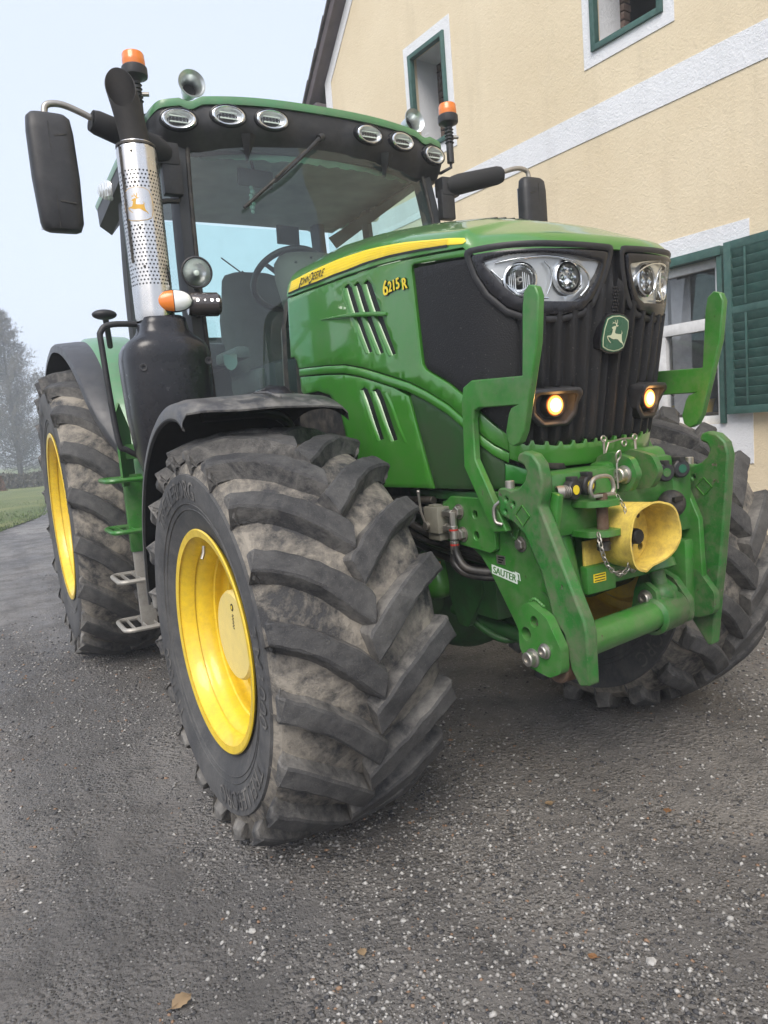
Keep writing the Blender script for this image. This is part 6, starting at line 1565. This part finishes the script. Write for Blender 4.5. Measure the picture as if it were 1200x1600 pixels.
    hs = [[(-.395, -.482, .99), (-.395, -.49, .93), (-.385, -.53, .885), (-.34, -.60, .875), (-.28, -.68, .88)], [(-.395, -.482, .94), (-.40, -.48, .90), (-.38, -.52, .865), (-.33, -.60, .855), (-.27, -.68, .86)],
          [(-.36, -.02, 1.05), (-.37, -.2, 1.0), (-.36, -.4, .955), (-.30, -.6, .92), (-.22, -.75, .93)], [(-.34, -.02, 1.02), (-.36, -.2, .96), (-.34, -.42, .93), (-.29, -.62, .90), (-.2, -.75, .90)], [(-.31, 0, .99), (-.33, -.25, .93), (-.30, -.45, .90), (-.24, -.65, .87), (-.16, -.75, .88)],
          [(-.33, .0, 1.08), (-.37, -.18, 1.07), (-.40, -.30, 1.065), (-.40, -.345, 1.06)], [(-.30, .05, .95), (-.31, -.2, .90), (-.28, -.4, .86), (-.22, -.6, .84)]]
    for h in hs:
        b = MB(); b.tube(h, .0135, 'hose', 10, smooth=6)
        b.build('hose', TR, angle=60)
    b = MB(); b.cyl((-.365, -.05, 1.09), (-.365, -.33, 1.10), .014, 'dark_steel', 12)
    for s in (-1,): b.box((s*.34, -.28, 1.12), (.03, .62, .03), 'green_dark', bev=.004)
    b.build('rail', TR)
    for y in (-.05, .12): bolt(fr_, (-.30 if y < 0 else -.235, y, 1.06), (-1, 0, 0), .018, .015)
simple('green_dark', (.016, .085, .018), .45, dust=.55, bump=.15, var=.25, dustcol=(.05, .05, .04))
simple('valve_grey', (.26, .25, .20), .5, metal=.3, dust=.35, bump=.1)
simple('decal_red', (.4, .03, .02), .4)
build_linkage()
# ------------------------------------------------------------------ farmhouse
def build_house():
    a = -.098; dv = V((sin(a), cos(a), 0)); nn = V((-cos(a), sin(a), 0)); O = V((3.2, 0, 0)); UP = V((0, 0, 1))
    HO = empty('farmhouse', O, 'yellow plastered farmhouse gable with white bands and green shutters behind the tractor', 'house')
    def W(s, z, o=0.): return dv*s+nn*o+UP*z          # local to the house empty
    def wall_plate(b, outline, holes, t, mat, off): 
        # plane s,z ; thickness from off-t to off
        b.plate(outline, holes, t, mat, (W(0, 0, off-t), dv, UP)) if False else b.plate([(-s, z) for s, z in outline], [[(-s, z) for s, z in h] for h in holes], t, mat, (W(0, 0, off-t), -dv, UP))
    rect = lambda s0, s1, z0, z1: [(s0, z0), (s1, z0), (s1, z1), (s0, z1)]
    # openings (clear size)
    w_up = [(3.73, 4.31, 4.22, 5.24), (1.34, 1.98, 4.24, 5.24)]
    w_low = (.93, 2.02, 1.20, 2.47)
    holes = [rect(*w) for w in w_up]+[rect(*w_low)]
    out = [(-7, -.3), (5.97, -.3), (5.97, 5.67), (.2, 12.1), (-7, 12.1)]
    b = MB(); wall_plate(b, out, holes, .10, 'plaster_yellow', 0.)
    o = b.build('wall', HO, smooth=False)
    # white painted bands stand 6 mm proud
    def band(name, outline, holes=[], off=.007, t=.006): b = MB(); wall_plate(b, outline, holes, t, 'plaster_white', off); b.build(name, HO, smooth=False)
    band('floor_band', rect(-7, 5.97, 3.595, 3.835))
    band('corner_band', [(5.83, -.3), (5.965, -.3), (5.965, 5.655), (.2, 12.07), (.2, 11.86), (5.83, 5.62)], off=.009)
    for s0, s1, z0, z1 in w_up: band('window_surround', rect(s0-.085, s1+.085, z0-.10, z1+.11), [rect(s0, s1, z0, z1)])
    s0, s1, z0, z1 = w_low; band('window_surround', rect(s0-.19, s1+.16, z0-.30, z1+.14), [rect(*w_low)])
    # reveals, rooms and the green frames of the upper openings
    for s0, s1, z0, z1 in w_up:
        b = MB(); d = .38
        for A, B in (((s0, z0), (s1, z0)), ((s1, z0), (s1, z1)), ((s1, z1), (s0, z1)), ((s0, z1), (s0, z0))):
            b.add([W(*A, -.10), W(*B, -.10), W(*B, -d), W(*A, -d)], [(0, 1, 2, 3)], 'plaster_white')
        b.build('reveal', HO, smooth=False)
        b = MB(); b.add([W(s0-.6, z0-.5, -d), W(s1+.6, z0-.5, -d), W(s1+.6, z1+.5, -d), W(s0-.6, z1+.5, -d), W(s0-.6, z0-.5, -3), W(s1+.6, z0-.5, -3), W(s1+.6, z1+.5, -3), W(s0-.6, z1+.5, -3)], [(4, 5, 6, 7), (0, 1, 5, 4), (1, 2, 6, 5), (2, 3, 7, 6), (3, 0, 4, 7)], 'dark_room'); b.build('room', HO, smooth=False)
        # brick edge inside the reveal on the far jamb
        br = MB(); rnd = random.Random(5); z = z0
        while z < z1: h = .068; w = .10+.06*rnd.random(); P_ = W(s1-.002, z+h/2, -d-.05-rnd.random()*.015); br.box(P_, (.085+.02*rnd.random(), w*.5, h-.012), 'brick', Euler((0, 0, -a)).to_matrix(), .008); z += h
        br.build('brick_jamb', HO, angle=40)
        f = MB(); fw = .045
        for c, sz in (((s0+fw/2, (z0+z1)/2), (fw, z1-z0)), ((s1-fw/2, (z0+z1)/2), (fw, z1-z0)), (((s0+s1)/2, z0+fw/2), (s1-s0-2*fw, fw)), (((s0+s1)/2, z1-fw/2), (s1-s0-2*fw, fw))):
            f.box(W(c[0], c[1], .0), (.06, sz[0], sz[1]), 'shutter_green', Euler((0, 0, -a)).to_matrix(), .004)
        f.build('window_frame', HO, angle=40)
    # lower window: green outer frame, white casement with panes, dim room
    s0, s1, z0, z1 = w_low; R_ = Euler((0, 0, -a)).to_matrix()
    def bar(b, sa, sb, za, zb, off, dep, mat): b.box(W((sa+sb)/2, (za+zb)/2, off), (dep, sb-sa, zb-za), mat, R_, .004)
    b = MB(); bar(b, s0, s1, z1-.065, z1, .005, .09, 'shutter_green'); bar(b, s0, s0+.04, z0, z1-.065, .0, .07, 'shutter_green'); bar(b, s1-.04, s1, z0, z1-.065, .0, .07, 'shutter_green')
    wf_ = b.build('window', HO, angle=40)
    b = MB(); bar(b, s0+.04, s1-.04, z1-.13, z1-.065, -.06, .05, 'window_white'); bar(b, s0+.04, s1-.04, z0, z0+.06, -.06, .06, 'window_white')
    bar(b, s0+.04, s1-.04, 1.90, 1.985, -.055, .06, 'window_white')
    for s in (s0+.04, s1-.09): bar(b, s, s+.05, z0+.06, z1-.13, -.06, .05, 'window_white')
    mid = (s0+s1)/2; bar(b, mid-.04, mid+.04, z0+.06, 1.90, -.055, .055, 'window_white')
    b.build('casement', wf_, angle=40)
    for sa, sb, za, zb in ((s0+.09, s1-.09, 1.985, z1-.13), (s0+.09, mid-.04, z0+.06, 1.90), (mid+.04, s1-.09, z0+.06, 1.90)):
        b = MB(); b.add([W(sa, za, -.07), W(sb, za, -.07), W(sb, zb, -.07), W(sa, zb, -.07)], [(0, 1, 2, 3)], 'house_glass'); b.build('pane', wf_, smooth=False)
    b = MB(); b.add([W(s0-.5, z0-.4, -.11), W(s1+.8, z0-.4, -.11), W(s1+.8, z1+.3, -.11), W(s0-.5, z1+.3, -.11), W(s0-.5, z0-.4, -2.6), W(s1+.8, z0-.4, -2.6), W(s1+.8, z1+.3, -2.6), W(s0-.5, z1+.3, -2.6)], [(4, 5, 6, 7), (0, 1, 5, 4), (1, 2, 6, 5), (2, 3, 7, 6), (3, 0, 4, 7)], 'room_grey'); b.build('room', HO, smooth=False)
    b = MB(); 
    for k in range(3):
        sa = s0+.40+k*.20; b.add([W(sa+.02*sin(j*1.9+k), 1.25+1.2*i/6, -.20-.02*cos(j*2.2)) for i in range(7) for j in [q/2 for q in range(5)]] if False else [W(sa+.042*j, 1.25+1.1*i/6, -.22-.015*((j+i*0) % 2)) for i in range(7) for j in range(5)], [(i*5+j, i*5+j+1, (i+1)*5+j+1, (i+1)*5+j) for i in range(6) for j in range(4)], 'curtain_grey')
    b.build('curtain', wf_, angle=60)
    # open louvred shutter
    t = radians(5); e = -dv*cos(t)+nn*sin(t); n2 = e.cross(UP).normalized(); sw, zb, zt = .56, 1.265, 2.475
    hinge = W(.895, 0, .05)
    sh = bpy.data.objects.new('shutter', None); COL.objects.link(sh); sh.parent = HO; sh.location = hinge
    Rm = Matrix((e, n2, UP)).transposed()
    def sb(b, xa, xb, za, zz, y, d, mat, rx=0): 
        M_ = Rm @ Matrix.Rotation(rx, 3, 'X'); b.box(Rm @ V(((xa+xb)/2, y, (za+zz)/2)), (xb-xa, d, zz-za), mat, M_, .003)
    b = MB()
    sb(b, 0, .055, zb, zt, 0, .038, 'shutter_green'); sb(b, sw-.055, sw, zb, zt, 0, .038, 'shutter_green'); sb(b, .055, sw-.055, zt-.06, zt, 0, .038, 'shutter_green'); sb(b, .055, sw-.055, zb, zb+.055, 0, .038, 'shutter_green'); sb(b, .055, sw-.055, 1.97, 2.02, 0, .038, 'shutter_green')
    b.build('stile_frame', sh, angle=40)
    for z00, z11 in ((zb+.055, 1.97), (2.02, zt-.06)):
        n_ = int(round((z11-z00)/.067)); 
        for k in range(n_):
            z = z00+(k+.5)*(z11-z00)/n_; b = MB(); sb(b, .055, sw-.055, z-.036, z+.036, 0, .009, 'shutter_green', radians(-20)); b.build('slat', sh, angle=40)
    b = MB(); sb(b, .155, .170, zb+.06, 1.965, .022 if n2.dot(nn) > 0 else -.022, .008, 'shutter_green'); sb(b, .155, .170, 2.025, zt-.065, .022 if n2.dot(nn) > 0 else -.022, .008, 'shutter_green'); b.build('control_rod', sh)
    # roof verge: boards and tile edge overhanging the gable
    b = MB(); d0 = V((0, 0, 0))
    p0 = (6.27, 5.35); p1 = (.2, 12.14)
    sl = V((p1[0]-p0[0], p1[1]-p0[1])).normalized(); pr = V((sl.y, -sl.x)); pr = V((-sl.y, sl.x)) if False else V((sl.y, -sl.x))
    def rp(l, h, o): x = p0[0]+sl.x*l-pr.x*-h; z = p0[1]+sl.y*l-pr.y*-h; return W(x, z, o)
    L = (V(p1)-V(p0)).length
    up = pr if pr.y > 0 else -pr
    def rq(l, h, o): return W(p0[0]+sl.x*l+up.x*h, p0[1]+sl.y*l+up.y*h, o)
    b.add([rq(0, -.02, .15), rq(L, -.02, .15), rq(L, .07, .15), rq(0, .07, .15), rq(0, -.02, .0), rq(L, -.02, .0), rq(L, .07, .0), rq(0, .07, .0)], [(0, 1, 2, 3), (0, 4, 5, 1), (3, 2, 6, 7), (0, 3, 7, 4)], 'roof_board')
    b.build('verge_board', HO, smooth=False)
    b = MB(); nt_ = 26
    for k in range(nt_):
        l0 = L*k/nt_-.03; l1 = L*(k+1)/nt_+.05
        b.add([rq(l0, .072, .18), rq(l1, .088, .18), rq(l1, .118, .18), rq(l0, .095, .18), rq(l0, .072, -6), rq(l1, .088, -6), rq(l1, .118, -6), rq(l0, .095, -6)], [(0, 1, 2, 3), (3, 2, 6, 7), (0, 4, 5, 1), (0, 3, 7, 4), (1, 5, 6, 2)], 'roof_tile')
    b.build('roof', HO, smooth=False)
    b = MB(); b.box(W(6.10, 5.28, .02), (.26, .26, .30), 'roof_board', R_, .02); b.build('eaves_box', HO)
    # side wall so that the house has depth
    b = MB(); b.add([W(5.97, -.3, -.101), W(5.97, 5.6, -.101), W(5.97, 5.6, -6), W(5.97, -.3, -6)], [(0, 1, 2, 3)], 'plaster_yellow'); b.build('side_wall', HO, smooth=False)
    # things standing behind the lower window
    P = O+W(1.28, 1.285, -.30); 
    b = MB(); b.lathe([(0, 0), (.055, 0), (.075, .10), (.080, .105), (.072, .105), (.0, .09)], 'pot_yellow', (0, 0, 0), (0, 0, 1), 28); o = b.build('flower_pot', angle=40); o.location = P; tag(o, 'yellow pot on the sill behind the right lower pane', 'pot', 'yellow pots behind the window')
    b = MB(); b.lathe([(0, 0), (.055, 0), (.070, .07), (.076, .075), (.066, .075), (.0, .06)], 'pot_yellow', (0, 0, 0), (0, 0, 1), 28); o = b.build('flower_pot', angle=40); o.location = O+W(1.62, 1.285, -.30); tag(o, 'lower yellow pot on the sill behind the left lower pane', 'pot', 'yellow pots behind the window')
    b = MB(); b.box((0, 0, -.01), (.30, 1.3, .02), 'shelf_wood'); o = b.build('window_shelf'); o.location = O+W(1.45, 1.283, -.30); o.rotation_euler = (0, 0, -a); tag(o, 'brown wooden board carrying the yellow pots behind the window', 'shelf')
    b = MB(); b.lathe([(0, .05), (.05, .045), (.07, .0), (.12, -.015), (.125, -.01), (.0, .052)], 'shelf_wood', (0, 0, 0), (0, 0, 1), 28); b.tube([(0, 0, .05), (0, 0, .25), (-.02, .02, .55)], .004, 'rubber', 6); b.lathe([(0, .0), (.09, .0), (.10, .012), (0, .012)], 'shelf_wood', (0, 0, -.02), (0, 0, 1), 24)
    o = b.build('hanging_lamp', angle=50); o.location = O+W(1.16, 1.62, -.30); tag(o, 'small brown hat shaped lamp hanging on a wire behind the window', 'lamp')
simple('room_grey', (.36, .36, .40), .9)
build_house()
# ------------------------------------------------------------------ trees, hedge, far land and air
def tree(x, y, h, w, label, cat, sd, name='conifer_tree', group=None, dens=1., kind=0):
    rnd = random.Random(sd); T = empty(name, (x, y, ground_h(x, y)), label, cat, group)
    b = MB(); tr = [(0, 0, -.2), (.05, 0, h*.3), (.0, .05, h*.6), (.04, 0, h*.97)]
    b.tube(tr, [.026*w+.03, .022*w+.02, .015*w, .01], 'bark', 8, smooth=4)
    tips = []
    for i in range(int(70*dens)):
        q = (i+.5)/int(70*dens); z = h*(.03+.93*q); a = i*2.4+rnd.random(); 
        prof = (1-q)**.75*.95+.05 if kind == 0 else sin(pi*min(1, .15+q*.85))**.7
        L = w*.5*prof*(.65+.55*rnd.random())
        P = [V((0, 0, z)), V((cos(a)*L*.5, sin(a)*L*.5, z+L*(.15 if kind == 0 else .35))), V((cos(a)*L, sin(a)*L, z+L*(.42+.25*rnd.random())))]
        P = catmull(P, 4); b.tube(P, [.018+.02*(1-q), .006], 'bark', 5, caps=False); tips.append((P, L))
    b.build('trunk', T)
    c = MB(); vs = []; fs = []; vs2 = []; fs2 = []
    for P, L in tips:
        for k in range(int(26*dens+L*60)):
            t = rnd.random()**.7; i = min(len(P)-1, int(t*len(P))); p = P[i]+V((rnd.gauss(0, 1), rnd.gauss(0, 1), rnd.gauss(0, .8)))*(.05+.10*L)
            # a spray: a short twig with leaflets
            d = V((rnd.gauss(0, 1), rnd.gauss(0, 1), rnd.gauss(.6, 1))).normalized()+ (P[-1]-P[0]).normalized()*.7; d.normalize(); l = (.10+.16*rnd.random())*w/4.2
            s = d.cross(V((rnd.random()-.5, rnd.random()-.5, rnd.random()-.5))).normalized(); n0 = len(vs)
            vs += [p-s*.004, p+s*.004, p+d*l]; fs.append((n0, n0+1, n0+2))
            for j in range(5):
                q = p+d*l*(.25+.17*j); e = (s*(1 if j % 2 else -1)+d*.6).normalized()*(.045+.03*rnd.random())*w/4.2; f_ = d.cross(s)*.018*w/4.2; n1 = len(vs2)
                vs2 += [q, q+e*.5+f_, q+e, q+e*.5-f_]; fs2.append((n1, n1+1, n1+2, n1+3))
    c.add(vs, fs, 'twig'); c.add(vs2, fs2, 'needle'); c.build('crown', T, smooth=False)
    return T
def build_far():
    tree(1.0, 55., 12.0, 6.2, 'tall feathery grey green tree fading in the fog beyond the lawn', 'tree', 4, 'conifer_tree', dens=1.5)
    tree(-2.6, 62., 10.5, 5.6, 'paler tree at the left edge of the picture in the fog', 'tree', 9, 'broadleaf_tree', dens=1.1, kind=1)
    # low bushes along the end of the lawn
    rnd = random.Random(8)
    labs = ['low dark bush at the far end of the lawn left of the orange shrub', 'low dark bush between the orange shrub and the tall tree', 'low dark bush under the tall feathery tree', 'low dark bush right of the tall feathery tree']
    def bush(x, y, r, h, mat, label, sd, cat='bush', group='bushes at the end of the lawn'):
        rr = random.Random(sd); T = empty('bush', (x, y, ground_h(x, y)), label, cat, group); c = MB(); vs = []; fs = []
        for k in range(2600):
            d = V((rr.gauss(0, 1), rr.gauss(0, 1), abs(rr.gauss(0, 1)))).normalized()*(.55+.45*rr.random()**.4); d *= 1+.25*noise.noise(d*2.5+V((sd, 0, 0)))
            p = V((d.x*r, d.y*r*.8, d.z*h)); e = V((rr.gauss(0, 1), rr.gauss(0, 1), rr.gauss(0, 1))).normalized()*.07; f_ = e.cross(V((rr.random(), rr.random(), rr.random()))).normalized()*.035; n0 = len(vs)
            vs += [p-e, p+f_, p+e, p-f_]; fs.append((n0, n0+1, n0+2, n0+3))
        c.add(vs, fs, mat); c.build('crown', T, smooth=False); b = MB()
        for k in range(7): a = k*.9; b.tube([(0, 0, -.1), (cos(a)*r*.3, sin(a)*r*.3, h*.45), (cos(a)*r*.6, sin(a)*r*.5, h*.75)], [.03, .008], 'bark', 5)
        b.build('stem', T)
    for i, (x, y, r, h) in enumerate(((-3.6, 33., 1.6, .9), (-.9, 34., 1.3, .8), (.8, 33.5, 1.4, .75), (2.6, 34., 1.6, .95))): bush(x, y, r, h, 'needle', labs[i], 20+i)
    bush(-1.15, 31.5, .42, .75, 'leaf_orange', 'small orange brown shrub at the far end of the lawn', 33)
    # far land
    b = MB(); vs = []; nx, ny = 60, 14
    for j in range(ny):
        for i in range(nx):
            x = -500+1000*i/(nx-1); y = 150+500*j/(ny-1); vs.append((x*.78, y, -2+11*(j/(ny-1))**1.2+3*noise.noise(V((x*.006, y*.006, 3)))))
    b.add(vs, [(j*nx+i, j*nx+i+1, (j+1)*nx+i+1, (j+1)*nx+i) for j in range(ny-1) for i in range(nx-1)], 'far_field'); tag(b.build('hills', angle=180), kind='structure')
    # the fog
    if HAZE:
        t = NT('haze'); t.n.remove(t.b); vp = t.n.new('ShaderNodeVolumePrincipled'); vp.inputs['Density'].default_value = HAZE; vp.inputs['Color'].default_value = (.86, .92, 1., 1); vp.inputs['Anisotropy'].default_value = 0.
        t.link(vp.outputs[0], t.out.inputs['Volume']); MATS['haze'] = t.m
        b = MB(); x0, x1, y0, y1, z0, z1 = -405, 405, -65, 705, -8., 13.
        b.add([(x, y, z) for z in (z0, z1) for y in (y0, y1) for x in (x0, x1)], [(0, 2, 3, 1), (4, 5, 7, 6), (0, 1, 5, 4), (2, 6, 7, 3), (0, 4, 6, 2), (1, 3, 7, 5)], 'haze')
        o = b.build('haze', smooth=False); tag(o, 'thin grey morning fog over the yard and the lawn', 'fog', kind='stuff')
HAZE = .0050
build_far()
